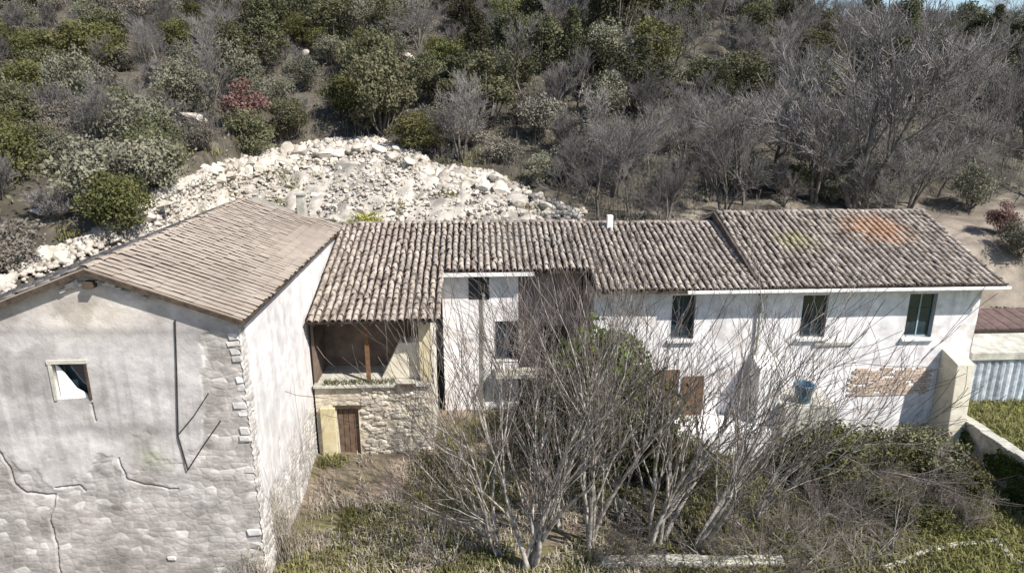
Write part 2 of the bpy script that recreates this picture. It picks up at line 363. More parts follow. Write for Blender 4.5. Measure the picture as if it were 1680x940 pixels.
def window(parent, O, ud, nd, a, b, c, d, fm, gm=None, depth=.14, mull=1, bars=0, frame_w=.06):
    """frame with panes: frame is a part, panes its sub-parts"""
    ud = np.array(ud, float); nd = np.array(nd, float); O = np.array(O, float); up = np.array([0, 0, 1.])
    def bx(mb, u0, u1, z0, z1, n0, n1):
        B = O.copy(); B[2] = 0
        c8 = [B+ud*u+nd*nn+up*z for z in (z0, z1) for (u, nn) in ((u0, n1), (u1, n1), (u1, n0), (u0, n0))]
        mb.hexa(c8)
    fw = frame_w; mb = MB(); n1 = -depth; n0 = -depth-.06
    bx(mb, a, a+fw, c, d, n0, n1); bx(mb, b-fw, b, c, d, n0, n1); bx(mb, a+fw, b-fw, c, c+fw, n0, n1); bx(mb, a+fw, b-fw, d-fw, d, n0, n1)
    edges = [a+fw]
    for i in range(mull):
        x = a+fw+(b-a-2*fw)*(i+1)/(mull+1); bx(mb, x-fw*.5, x+fw*.5, c+fw, d-fw, n0, n1+.004); edges += [x-fw*.5, x+fw*.5]
    edges.append(b-fw)
    fr = mb.build('window', fm, parent)
    for i in range(0, len(edges), 2):
        rows = bars+1; hh = (d-c-2*fw)/rows
        for k in range(rows):
            pm = MB(); bx(pm, edges[i], edges[i+1], c+fw+k*hh+(.012 if k else 0), c+fw+(k+1)*hh-(.012 if k < rows-1 else 0), n0+.01, n0+.03); pm.build('pane', gm or M['glass'], fr)
    return fr

# ------------------------------------------------------------------ canal tile roofs
def tile_shape(h=1., R0=.115, R1=.095, Ln=.47, k=6):
    V = []; F = []
    for e, (y, r) in enumerate(((0, R0), (Ln, R1))):
        for rr in (r, r-(.018 if h > .4 else .008)):
            for i in range(k+1):
                t = math.pi*i/k; V.append((rr*math.cos(t), y, rr*math.sin(t)*h + (0.03*h**.7 if e == 0 else 0)))
    n = k+1
    for i in range(k):
        F.append((i, i+1, 2*n+i+1, 2*n+i)); F.append((n+i+1, n+i, 3*n+i, 3*n+i+1)); F.append((i+1, i, n+i, n+i+1))
    return np.array(V), np.array(F)
def roof(parent, O, a, s, width, length, mt, keep=None, h=1., pitch=.30, exp=.38, nsingle=300, seed=1, sag=.04, underside=True, tex=M['pan'], offs=0.):
    """O: eave corner; a: unit vector along the eave; s: unit vector up the slope. Cover tiles, pan tiles, deck"""
    r = np.random.default_rng(seed); O = np.array(O, float); a = np.array(a, float); s = np.array(s, float); s /= np.linalg.norm(s)
    nrm = np.cross(a, s); nrm /= np.linalg.norm(nrm)
    nc = int(width/pitch); nr = int(math.ceil((length-.1)/exp)); TV, TF = tile_shape(h)
    me = npmesh('tile', TV, TF, mt, False)
    from mathutils import Matrix
    o0 = parent_origin(parent); spots = []
    for j in range(nr):
        for i in range(nc):
            u = (i+.5)*pitch*width/(nc*pitch); v = j*exp
            if keep and not keep(u, v): continue
            if v+.47 > length+.12: v = length+.12-.47
            spots.append((u, v))
    def xf(u, v):
        jt = 1. if h > .4 else .7; w = sag*((vnoise(u*.35+seed, v*.3, seed)-.5)*2) + .012*r.normal()*jt
        yaw = r.normal()*.045*jt; p = O + a*(u+r.normal()*.015*jt) + s*(v-.08+r.normal()*.022) + nrm*(w+.035)
        ax = a*math.cos(yaw)+s*math.sin(yaw); sx = s*math.cos(yaw)-a*math.sin(yaw); return p, ax, sx
    keyed = sorted(spots, key=lambda q: np.linalg.norm(O+a*q[0]+s*q[1]-CAM))
    for (u, v) in keyed[:nsingle]:
        p, ax, sx = xf(u, v); p = p-o0
        o = link('tile', me, parent)
        o.matrix_local = Matrix(((ax[0], sx[0], nrm[0], p[0]), (ax[1], sx[1], nrm[1], p[1]), (ax[2], sx[2], nrm[2], p[2]), (0, 0, 0, 1)))
    rest = keyed[nsingle:]
    if rest:
        VV = []; FF = []
        for q, (u, v) in enumerate(rest):
            p, ax, sx = xf(u, v); VV.append(p-o0 + TV[:, :1]*ax + TV[:, 1:2]*sx + TV[:, 2:]*nrm); FF.append(TF+q*len(TV))
        link('upper_tiles', npmesh('upper_tiles', np.vstack(VV), np.vstack(FF), mt), parent)['kind'] = 'stuff'
    return nrm
def deck(parent, quad, nrm, th=.12, m=None, name='roof_deck'):
    q = [np.array(p, float) for p in quad]; n = np.array(nrm, float)
    mb = MB(); mb.hexa([p-n*th for p in q]+q); return mb.build(name, m or M['pan'], parent)
def ridge_tiles(parent, p0, p1, mt, step=.40, h=.75):
    p0 = np.array(p0, float); p1 = np.array(p1, float); L = np.linalg.norm(p1-p0); d = (p1-p0)/L; n = int(L/step); TV, TF = tile_shape(h, .14, .12, .47)
    me = npmesh('ridge_tile', TV, TF, mt); o0 = parent_origin(parent); from mathutils import Matrix
    for i in range(n):
        p = p0 + d*(i*L/n) - o0 + np.array([0, 0, .03*random.uniform(-1, 1)]); a = np.cross(d, (0, 0, 1)); a /= np.linalg.norm(a); nn = np.cross(a, d)
        o = link('ridge_tile', me, parent); o.matrix_local = Matrix(((a[0], d[0], nn[0], p[0]), (a[1], d[1], nn[1], p[1]), (a[2], d[2], nn[2], p[2]), (0, 0, 0, 1)))

def lump(seed, sub=2, sq=(1, 1, 1), amp=.35, box=.0, cut=.55):
    """irregular stone: an icosphere cut by random planes"""
    import bmesh
    r = np.random.default_rng(seed); bm = bmesh.new(); bmesh.ops.create_icosphere(bm, subdivisions=sub, radius=1)
    V = np.array([v.co[:] for v in bm.verts]); F = [[v.index for v in f.verts] for f in bm.faces]; bm.free()
    if box:
        V = np.sign(V)*np.abs(V)**(1-box); V /= np.abs(V).max(0)
    for _ in range(9):
        n = r.normal(size=3); n /= np.linalg.norm(n); d = cut+.35*r.random()
        if box and _ > 3: continue
        if box: d += .3
        k = V@n-d; V = V - np.where(k > 0, k, 0)[:, None]*n
    V *= 1 + amp*.3*(r.random((len(V), 1))-.5)
    return V*np.array(sq), F

# ================================================================== LEFT HOUSE (tall gabled house)
LH = empty('gabled_house', (-11.15, 19.3, -1), 'tall pale house with cracked gable wall and weathered beige roof, nearest on the left', 'house', rz=0)
RX, RZ, EX, EZ, LX = -11.15, 9.93, -7.15, 8.37, -17.2
LZ = RZ - (RX-LX)*(RZ-8.33)/(EX+.25-RX)
GY = 19.32
def gtop(u):
    x = LX+u; return (RZ-.12) - abs(x-RX)*(RZ-EZ)/(EX-RX+.25)
def polyline_d(U, Zz, pts):
    D = np.full(U.shape, 9.)
    for (a, b), (c, d) in zip(pts[:-1], pts[1:]):
        vx, vz = c-a, d-b; t = np.clip(((U-a)*vx+(Zz-b)*vz)/(vx*vx+vz*vz), 0, 1)
        D = np.minimum(D, np.hypot(U-a-t*vx, Zz-b-t*vz))
    return D
def gp(px, py): p = at(px, py, Y=GY); return (p[0]-LX, p[2])
def jag(pts, amp, r=random.Random(4)):
    out = [pts[0]]
    for (a, b), (c, d) in zip(pts[:-1], pts[1:]):
        n = max(2, int(math.hypot(c-a, d-b)/.22))
        for i in range(1, n+1):
            t = i/n; out.append((a+(c-a)*t+r.uniform(-amp, amp), b+(d-b)*t+r.uniform(-amp, amp)))
    return out
CR = [jag([gp(-10, 725), gp(8, 755), gp(22, 792), gp(45, 810), gp(90, 812), gp(80, 850), gp(90, 890), gp(100, 960)], .04),
      jag([gp(90, 800), gp(130, 796), gp(140, 806)], .03),
      jag([gp(150, 662), gp(156, 690)], .02), jag([gp(195, 752), gp(207, 785), gp(240, 797), gp(290, 803)], .03)]
def loss_mask(U, Zz):                                                 # where the render has fallen off
    x, y, z = U+LX, GY+0*U, Zz
    px, py, _ = project_np(x, y, z)
    n = fbm(U*1.3, Zz*1.3, 5, 44)
    low = sstep(690, 860, py+160*(n-.5)*1.3)
    corner = sstep(318, 345, px+50*(n-.5))*sstep(535, 560, py)
    sp = sstep(.16, 0, np.hypot((px-175)/170., (py-780)/150.)+.5*(n-.5))*.8
    return np.clip(np.maximum(np.maximum(low, corner), sp), 0, 1)
def grelief(U, Zz):
    m = loss_mask(U, Zz); b, cv = voro(U*2.7+.9*fbm(U*1.5, Zz*1.5, 3, 7), Zz*4.4+1.1*fbm(U*1.3, Zz*1.3, 3, 8), 3)
    st = sstep(.02, .3, b)*.018*(.6+.8*cv)
    r = .03*(fbm(U*.5, Zz*.5, 3, 1)-.5) + .012*(fbm(U*5, Zz*5, 3, 2)-.5)
    r = r + sstep(.3, .55, m)*(st*.55-.034+.05*(fbm(U*2.2, Zz*3, 4, 19)-.5)) + (1-m)*0.0
    for k, c in enumerate(CR): r = r - .09*sstep(.055 if k == 0 else .035, .012, polyline_d(U, Zz, c))
    return r
def gcol(U, Zz):
    m = loss_mask(U, Zz)[..., None]; px, py, _ = project_np(U+LX, GY+0*U, Zz)
    n = fbm(U*.7, Zz*1.6, 5, 61)[..., None]; n2 = fbm(U*4, Zz*6, 4, 63)[..., None]
    c = np.array([.53, .505, .50])*(.68+.56*n)*(.9+.2*fbm(U*6, Zz*9, 3, 64)[..., None])
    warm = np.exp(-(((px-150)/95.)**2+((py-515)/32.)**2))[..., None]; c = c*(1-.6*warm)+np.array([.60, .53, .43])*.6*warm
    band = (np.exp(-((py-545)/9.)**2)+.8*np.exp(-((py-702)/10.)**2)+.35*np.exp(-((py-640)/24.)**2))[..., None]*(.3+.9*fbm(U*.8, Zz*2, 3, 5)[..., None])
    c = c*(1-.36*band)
    streak = sstep(.5, .68, fbm(U*5.5, Zz*.35, 3, 77))[..., None]*sstep(560, 620, py)[..., None]; c = c*(1-.16*streak)
    b, cv = voro(U*2.7+.9*fbm(U*1.5, Zz*1.5, 3, 7), Zz*4.4+1.1*fbm(U*1.3, Zz*1.3, 3, 8), 3)
    s = np.array([.40, .372, .355])*(.88+.18*cv[..., None])*(.72+.5*n2)*(.55+.85*fbm(U*1.1, Zz*1.4, 5, 88)[..., None]); s = s + np.array([.13, .13, .13])*(cv > .9)[..., None]
    mort = .6*sstep(.12, .0, b)[..., None]; s = s*(1-mort)+np.array([.40, .38, .37])*mort
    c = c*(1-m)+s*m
    blot = sstep(.5, .66, fbm(U*.9, Zz*1.3, 5, 101))[..., None]; c = c*(1-.20*blot*np.array([.95, 1., 1.06])); green = np.exp(-(((px-250)/22.)**2+((py-750)/18.)**2))[..., None]; c = c*(1-.25*green*np.array([.3, 0, .6]))
    return c
wa, wb = at(84, 596, Y=GY), at(143, 656, Y=GY)
ghole = (at(84, 596, Y=GY)[0]-LX, at(138, 600, Y=GY)[0]-LX, at(90, 655, Y=GY)[2], at(84, 597, Y=GY)[2])
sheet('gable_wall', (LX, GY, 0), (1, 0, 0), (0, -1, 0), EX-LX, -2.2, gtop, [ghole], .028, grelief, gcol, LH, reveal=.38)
# right side wall, lit by the sun
def srelief(U, Zz):
    r = .05*(fbm(U*.4, Zz*.4, 3, 71)-.5)+.012*(fbm(U*5, Zz*5, 3, 72)-.5)
    for pts in SCR: r = r - .10*sstep(.06, .015, polyline_d(U, Zz, pts))
    m = sstep(2.4, 1.0, Zz+1.6*(fbm(U*1.2, Zz*1.2, 4, 79)-.5)); b, cv = voro(U*3.1, Zz*5.2, 9)
    q = sstep(.62, .45, U+.35*(fbm(U*2, Zz*2, 3, 8)-.5)); m = np.maximum(m, q)
    return r + m*(sstep(.02, .3, b)*.05-.04)
def sp(px, py): p = at(px, py, X=EX); return (p[1]-GY, p[2])
SCR = [jag([sp(468, 565), sp(463, 612)], .02), jag([sp(398, 640), sp(420, 682)], .015), jag([sp(459, 722), sp(462, 760), sp(470, 782)], .03)]
def scol(U, Zz):
    n = fbm(U*.6, Zz*.9, 5, 81)[..., None]; c = np.array([.71, .685, .68])*(.80+.36*n)
    m = sstep(2.4, 1.0, Zz+1.6*(fbm(U*1.2, Zz*1.2, 4, 79)-.5)); q = sstep(.62, .45, U+.35*(fbm(U*2, Zz*2, 3, 8)-.5)); m = np.maximum(m, q)[..., None]
    b, cv = voro(U*3.1, Zz*5.2, 9); s = np.array([.50, .475, .45])*(.65+.6*cv[..., None])
    st = sstep(.5, .7, fbm(U*3.5, Zz*.3, 3, 87))[..., None]; c = c*(1-.13*st)
    st2 = sstep(3.2, .5, Zz)[..., None]; c = c*(1-.16*st2*(.5+n))
    return c*(1-m)+s*m
sheet('side_wall', (EX, GY, 0), (0, 1, 0), (1, 0, 0), 15.1, -2.2, lambda u: EZ-.1, [], .05, srelief, scol, LH)
mb = MB(); mb.poly([(LX, GY+15.1, -2), (EX, GY+15.1, -2), (EX, GY+15.1, EZ-.1), (RX, GY+15.1, RZ-.1), (LX, GY+15.1, LZ-.1)]); mb.poly([(LX, GY, -2), (LX, GY+15.1, -2), (LX, GY+15.1, LZ-.1), (LX, GY, LZ-.1)])
mb.build('back_wall', M['concrete'], LH)
# room behind the broken window: dark, with a lit white scrap of wall, and remains of a frame
a, b, c, d = ghole
window(LH, (LX, GY, 0), (1, 0, 0), (0, -1, 0), a, b, c, d, M['dwood'], depth=.30, mull=0, frame_w=.035)
mb = MB(); x0, x1 = LX+a, LX+b
mb.v = [(x0+.04, GY+.10, c), (x1-.10, GY+.10, c), (x1-.16, GY+.10, c+.12), (x0+.52, GY+.10, c+.30), (x0+.34, GY+.10, c+.62), (x0+.16, GY+.10, d-.2), (x0+.04, GY+.10, d-.05)]
mb.v += [(p[0], p[1]+.05, p[2]) for p in mb.v]; mb.f = [tuple(range(7))[::-1], tuple(range(7, 14))] + [(i, (i+1) % 7, (i+1) % 7+7, i+7) for i in range(7)]
mb.build('lit_wall_scrap', M['white'], LH)  # white cut-out slab standing in for the lit scrap of wall
mb = MB(); mb.box((x0-.09, GY-.05, c-.02), (x0-.003, GY+.08, d+.02)); mb.build('window_jamb', M['concrete'], LH)
mb = MB(); mb.box((x0-.12, GY-.06, d+.003), (x1+.12, GY+.08, d+.13)); mb.build('lintel', M['concrete'], LH, bevel=.01)
mb = MB(); mb.box((x1+.003, GY-.04, c-.02), (x1+.07, GY+.08, d)); mb.build('window_jamb', M['dwood'], LH)
# quoins at the corner
r = random.Random(3); z = -1.; k = 0
QV = [lump(50+i, 1, (1, 1, 1), .3, .55) for i in range(4)]; qm = [npmesh('quoin_stone', v, f, M['qstone']) for v, f in QV]; sm_ = [npmesh('stone', v, f, M['stone']) for v, f in QV]
while z < 7.7:
    h = r.uniform(.2, .34); w_ = r.uniform(.34, .62) if k % 2 else r.uniform(.22, .36)
    if r.random() < .5:
        o = link('quoin_stone', qm[k % 4], LH, (EX-w_/2+r.uniform(-.03, .035)-(-11.15), .15+r.uniform(-.03, .03), z+h/2+1), (r.uniform(-.1, .1), r.uniform(-.14, .14), r.uniform(-.1, .1)), (w_/2, .17, h/2*.96))
    z += h; k += 1
# scattered exposed rubble stones low on the gable
for i in range(5):
    u = r.uniform(.3, 7.6); zc = r.uniform(-1.2, 4.6); m_ = float(loss_mask(np.array([u]), np.array([zc]))[0])
    if m_ < .5: continue
    if any(float(polyline_d(np.array([u]), np.array([zc]), c_)[0]) < .18 for c_ in CR): continue
    link('stone', qm[i % 4], LH, (LX+u-(-11.15), .03, zc+1), (0, r.uniform(-.2, .2), 0), (r.uniform(.07, .17), .055, r.uniform(.035, .08)))
# roof of the left house
sl_ = np.array([RX-EX-.25, 0, RZ-EZ+.0]); Ls = np.linalg.norm(np.array([RX-(EX+.25), 0, RZ-8.33])); sR = np.array([RX-(EX+.25), 0, RZ-8.33])/Ls
YR0, YR1 = 19.02, 34.3
nR = np.array([-sR[2], 0, sR[0]])*-1; nR = nR if nR[2] > 0 else -nR
O1 = np.array([EX+.25, YR0, 8.33])
def lkeep(u, v): return YR0+u < 34.3-1.6*(v/Ls)
deck(LH, [O1, O1+np.array([0, YR1-YR0, 0]), (RX, 32.9, RZ), (RX, YR0, RZ)], nR, m=M['ltile'])
roof(LH, O1, (0, 1, 0), sR, YR1-YR0, Ls, M['ltile'], keep=lkeep, h=.15, seed=5, sag=.06)
sL = sR*np.array([-1, 1, 1]); LL = (RX-LX+.25)/(RX*-1+EX+.25)*Ls; O2 = np.array([RX, YR0, RZ])-sL*LL; nL = nR*np.array([-1, 1, 1])
deck(LH, [O2+np.array([0, YR1-YR0, 0]), O2, (RX, YR0, RZ), (RX, 32.9, RZ)], nL, m=M['ltile'])
roof(LH, O2+np.array([0, YR1-YR0, 0]), (0, -1, 0), sL, YR1-YR0, LL, M['ltile'], keep=lambda u, v: YR1-u < 34.3-1.6*(v/LL), h=.5, seed=6, nsingle=60)
ridge_tiles(LH, (RX, YR0, RZ+.02), (RX, 32.9, RZ+.02), M['ltile'], h=.5)
# dark verge boards with ends of rafters
for sx, s_ in ((1, sR), (-1, sL)):
    e = np.array([EX+.27, YR0-.02, 8.30]) if sx > 0 else O2+np.array([-.02, -.02, -.03]); t = np.array([RX, YR0-.02, RZ-.03]); mb = MB(); dn = np.array([0, 0, -.17]); th = np.array([0, .05, 0])
    mb.hexa([e+dn, t+dn, t+dn+th, e+dn+th, e-np.array([0, 0, .02]), t-np.array([0, 0, .02]), t+th, e+th]); mb.build('verge_board', M['dwood'], LH)
mb = MB(); mb.box((EX+.20, YR0+.02, 8.12), (EX+.27, YR1, 8.30)); mb.build('eaves_board', M['dwood'], LH)
mb = MB(); mb.box((RX-.12, GY-.28, RZ-.62), (RX+.14, GY+.1, RZ-.42)); mb.build('beam_end', M['dwood'], LH)
# broken plaster cornice below the corner
for i in range(14):
    u = r.uniform(5.2, 7.7); link('cornice_stone', qm[i % 4], LH, (LX+u+11.15, -.04, gtop(u)-.18-r.uniform(0, .15)+1), (0, r.uniform(-.5, .1), 0), (r.uniform(.08, .2), .08, r.uniform(.04, .08)))
# chimney at the far end of the left roof and the dark flashing board beside it
ch = at(497, 362, Y=33.4)
mb = MB(); mb.box((ch[0]-.2, 33.2, 8.3), (ch[0]+.18, 33.6, 10.05)); chm = mb.build('chimney', M['concrete'], LH, bevel=.02)
mb = MB(); mb.box((ch[0]-.27, 33.12, 10.05), (ch[0]+.25, 33.68, 10.13)); mb.build('chimney_cap', M['concrete'], chm)
mb = MB(); p0, p1 = at(458, 348, Y=32.9), at(492, 362, Y=32.9); mb.tube([p0, p1], .07, 5); mb.build('flashing_board', M['iron'], LH)
# iron tie bars on the gable: a long rod and a braced bracket
tb = empty('iron_tie_rod', at(287, 525, Y=GY-.03), 'dark iron rod running down the gable wall and ending in a pointed diamond of bars', 'iron rod')
G = lambda px, py: at(px, py, Y=GY-.05)
MB().tube([G(287, 525), G(290, 620), G(292, 715)], .022, 6).build('rod', M['iron'], tb)
MB().tube([G(292, 715), G(308, 770)], .022, 6).build('lower_bar', M['iron'], tb)
MB().tube([G(308, 771), G(334, 730), G(362, 690)], .022, 6).build('lower_bar', M['iron'], tb)
MB().tube([G(292, 713), G(318, 682), G(342, 645)], .018, 6).build('brace', M['iron'], tb)

# ================================================================== MIDDLE HOUSE
MH = empty('middle_house', (1, 30, -.5), 'middle house with grey channel tiled roof, open loggia on its left and brown recessed wall', 'house')
SL = .30
def mz(y): return 8.33-SL*(34.6-y)
sv = np.array([0, 1, SL]); sv = sv/np.linalg.norm(sv); nM = np.array([0, -SL, 1])/math.hypot(1, SL)
MX0, MXN, MX1 = -7.0, -1.7, 5.15; YB = 31.9
YE1, YE2, YW1, YW2 = 26.25, 29.85, 26.85, 30.55
deck(MH, [(MX0, YE1, mz(YE1)), (MXN, YE1, mz(YE1)), (MXN, 34.7, mz(34.7)), (MX0, 34.7, mz(34.7))], nM)
deck(MH, [(MXN+.002, YE2, mz(YE2)), (MX1, YE2, mz(YE2)), (MX1, 34.7, mz(34.7)), (MXN+.002, 34.7, mz(34.7))], nM)
Lm = (34.7-YE1)/sv[1]; vcut = (YE2-YE1)/sv[1]
roof(MH, (MX0, YE1, mz(YE1)+.0), (1, 0, 0), sv, MX1-MX0, Lm, M['tile'], keep=lambda u, v: (u < MXN-MX0+.08) or v > vcut-.1, seed=11, sag=.07)
ridge_tiles(MH, (MX0, 34.65, mz(34.65)+.03), (MX1, 34.65, mz(34.65)+.03), M['tile'])
# back slope
mb = MB(); mb.hexa([(MX0, 34.71, 8.15), (MX1, 34.71, 8.15), (MX1, 39, 6.7), (MX0, 39, 6.7), (MX0, 34.71, 8.27), (MX1, 34.71, 8.27), (MX1, 39, 6.85), (MX0, 39, 6.85)]); mb.build('back_slope', M['pan'], MH)
def prelief(seed, amp=.03): return lambda U, Zz: amp*(fbm(U*.6, Zz*.6, 3, seed)-.5)*2+.01*(fbm(U*6, Zz*6, 3, seed+5)-.5)
def pcol(base, seed, var=.3, stain=.12):
    base = np.array(base)
    def f(U, Zz):
        n = fbm(U*.7, Zz*1.1, 5, seed)[..., None]; s = sstep(.5, .7, fbm(U*4, Zz*.4, 3, seed+3))[..., None]
        d_ = sstep(.56, .74, fbm(U*1.6, Zz*1.9, 5, seed+9))[..., None]; dr_ = sstep(.6, .8, fbm(U*7, Zz*.25, 3, seed+11))[..., None]
        return base*(1-var/2+var*n)*(1-stain*s)*(1-.22*d_*np.array([.8, .95, 1.1]))*(1-.14*dr_)
    return f
def hole(pxa, pxb, pya, pyb, Y, x0):
    p = at(pxa, pya, Y=Y); q = at(pxb, pyb, Y=Y); return (p[0]-x0, q[0]-x0, q[2], p[2])
WHT = (.79, .77, .78)
h1 = hole(768, 803, 448, 492, YW2, MXN); h1 = (h1[0], h1[1], h1[2], min(h1[3], 6.78)); h2 = hole(812, 850, 527, 590, YW2, MXN)
xw = 1.7
sheet('white_wall', (MXN, YW2, 0), (1, 0, 0), (0, -1, 0), xw-MXN, -1.2, lambda u: 6.98, [h1, h2], .06, prelief(4), pcol(WHT, 90, .22), MH)
window(MH, (MXN, YW2, 0), (1, 0, 0), (0, -1, 0), *h1, M['shutter'], mull=1, bars=1); window(MH, (MXN, YW2, 0), (1, 0, 0), (0, -1, 0), *h2, M['shutter'], mull=1, bars=2)
hd = hole(888, 930, 535, 612, YB, xw); hw = hole(945, 962, 470, 500, YB, xw)
sheet('brown_wall', (xw, YB, 0), (1, 0, 0), (0, -1, 0), MX1-xw, -1.2, lambda u: 7.05, [hd], .06, prelief(14), pcol((.50, .41, .395), 95, .6, .35), MH)
mb = MB(); mb.poly([(xw, YW2, -1.2), (xw, YB, -1.2), (xw, YB, 7.0), (xw, YW2, 7.0)]); mb.build('wall_return', M['white'], MH)
dr = MB(); D = [xw+hd[0], xw+hd[1], hd[2], hd[3]]
door = MB().box((D[0], YB+.22, D[2]), (D[1], YB+.28, D[3])).build('door', M['bwood'], MH)
for i in range(3): MB().box((D[0]+.1+i*.34, YB+.19, D[2]+.15), (D[0]+.36+i*.34, YB+.215, D[3]-.15)).build('door_panel', M['dwood'], door)
# balcony in front of the recess
zb = at(870, 604, Y=YW2-.2)[2]
bal = MB().box((at(812, 604, Y=29.7)[0], 29.6, zb-.22), (5.1, YW2-.05, zb)).build('balcony', M['concrete'], MH, bevel=.015)
bx0 = at(812, 604, Y=29.7)[0]
MB().tube([(bx0+.05, 29.65, zb+.62), (5.0, 29.65, zb+.62)], .022).build('rail', M['iron'], bal)
for i in range(15):
    x = bx0+.05+i*(5-bx0-.05)/14; MB().tube([(x, 29.65, zb), (x, 29.65, zb+.62)], .012, 4).build('baluster', M['iron'], bal)
# loggia block on the left
zf = at(600, 628, Y=YW1)[2]; ztop = mz(YW1)-.16
XL0, XL1 = -7.05, MXN-.35
dd0 = at(557, 735, Y=YW1)[0]; dd1 = at(592, 735, Y=YW1)[0]; dt = at(570, 670, Y=YW1)[2]
def rub_rel(U, Zz):
    b, cv = voro(U*3.2, Zz*5.5, 31); return sstep(.02, .3, b)*.03-.02
def rub_col(U, Zz):
    b, cv = voro(U*3.2, Zz*5.5, 31); n = fbm(U, Zz, 4, 37)[..., None]; return np.array([.54, .48, .38])*(.55+.3*cv[..., None]+.5*n)
hdoor = (dd0-XL0, dd1-XL0, -.6, dt)
sheet('rubble_wall', (XL0, YW1, 0), (1, 0, 0), (0, -1, 0), XL1-XL0, -1.2, lambda u: zf-.08, [hdoor], .05, rub_rel, rub_col, MH)
for i in range(190):                                                 # picked-out rubble stones of the ground floor
    x = r.uniform(dd1+.25, XL1-.15); zc = r.uniform(-.5, zf-.25)
    link('stone', sm_[i % 4], MH, (x-1, YW1-30-.02, zc+.5), (0, r.uniform(-.12, .12), 0), (r.uniform(.1, .22), .07, r.uniform(.05, .095)))
door = MB().box((dd0, YW1+.18, -.6), (dd1, YW1+.24, dt)).build('door', M['bwood'], MH)
for i in range(4):
    wd = (dd1-dd0)/4; MB().box((dd0+i*wd+.012, YW1+.14, -.58), (dd0+(i+1)*wd-.012, YW1+.178, dt-.03)).build('plank', M['bwood'], door)
MB().box((dd0-.12, YW1-.06, dt+.002), (dd1+.15, YW1+.1, dt+.16)).build('door_lintel', M['dwood'], MH, bevel=.01)
q0, q1 = at(527, 700, Y=YW1-.12)[0], dd0-.04
MB().box((q0, YW1-.16, -1.2), (q1, YW1-.003, dt+.1)).build('ochre_pier', M['cream'], MH, bevel=.03)
MB().box((XL0-.0, YW1-.22, zf-.14), (XL1, YW1+3.6, zf)).build('loggia_floor', M['concrete'], MH, bevel=.02)
# broken ledge with weeds, dark beam
MB().box((at(650, 622, Y=26.8)[0], YW1-.3, zf-.12), (at(682, 622, Y=26.8)[0], YW1-.225, zf+.02)).build('ledge_beam', M['dwood'], MH)
# loggia interior: side walls, back wall with opening, low parapet on the right
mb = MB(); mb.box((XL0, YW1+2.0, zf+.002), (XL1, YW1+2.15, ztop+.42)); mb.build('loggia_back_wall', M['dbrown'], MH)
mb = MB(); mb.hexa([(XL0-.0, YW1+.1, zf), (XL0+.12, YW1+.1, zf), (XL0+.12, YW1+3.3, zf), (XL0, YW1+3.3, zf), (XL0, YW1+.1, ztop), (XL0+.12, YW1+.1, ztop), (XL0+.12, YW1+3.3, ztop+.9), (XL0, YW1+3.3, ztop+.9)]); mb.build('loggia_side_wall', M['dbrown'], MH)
xs0 = at(626, 600, Y=YW1+.6)[0]
# splayed white buttress-like pier inside the right half of the loggia
mb = MB(); xb0 = at(626, 612, Y=YW1+.5)[0]; xt0 = at(655, 560, Y=YW1+.5)[0]
mb.hexa([(xb0, YW1+.4, zf+.003), (XL1-.05, YW1+.4, zf+.003), (XL1-.05, YW1+1.0, zf+.003), (xb0, YW1+1.0, zf+.003), (xt0, YW1+.4, zf+1.65), (XL1-.05, YW1+.4, zf+1.65), (XL1-.05, YW1+1.0, zf+1.65), (xt0, YW1+1.0, zf+1.65)]); mb.build('parapet', M['pcream'], MH, bevel=.03)
sheet('right_wall', (XL1, YW1, 0), (0, 1, 0), (1, 0, 0), YW2-YW1, -1.2, lambda u: mz(YW1+u)-.15, [], .08, prelief(51), pcol((.66, .63, .55), 99), MH)
mb = MB(); mb.box((XL1-.5, YW1+.01, zf+.002), (XL1-.02, YW1+.3, ztop-.01)); mb.build('pillar', M['cream'], MH, bevel=.02)
mb = MB(); mb.box((at(598, 555, Y=YW1+.2)[0], YW1+.1, zf), (at(605, 555, Y=YW1+.2)[0], YW1+.18, ztop-.14)); mb.build('post', M['orange'], MH)
mb = MB(); mb.box((XL0+.05, YW1-.02, ztop-.13), (XL1-.55, YW1+.2, ztop+.02)); mb.build('beam', M['dwood'], MH)
for i in range(9):
    x = XL0+.3+i*.56; MB().hexa([(x, YE1+.05, mz(YE1+.05)-.22), (x+.09, YE1+.05, mz(YE1+.05)-.22), (x+.09, YW1+3.2, mz(YW1+3.2)-.22), (x, YW1+3.2, mz(YW1+3.2)-.22), (x, YE1+.05, mz(YE1+.05)-.125), (x+.09, YE1+.05, mz(YE1+.05)-.125), (x+.09, YW1+3.2, mz(YW1+3.2)-.125), (x, YW1+3.2, mz(YW1+3.2)-.125)]).build('rafter', M['dwood'], MH)
MB().box((MXN+.05, YE2-.04, mz(YE2)-.2), (2.6, YE2-.002, mz(YE2)-.02)).build('fascia', M['white'], MH)
MB().tube([at(793, 480, Y=YW2-.1), at(793, 730, Y=YW2-.1)], .06, 7).build('downpipe', M['concrete'], MH)
# small white vent stack standing on the roof
p = at(999, 405, Y=34.)
v_ = MB().box((p[0]-.16, 33.85, 7.9), (p[0]+.14, 34.15, 8.8)).build('vent_stack', M['white'], MH, bevel=.02)

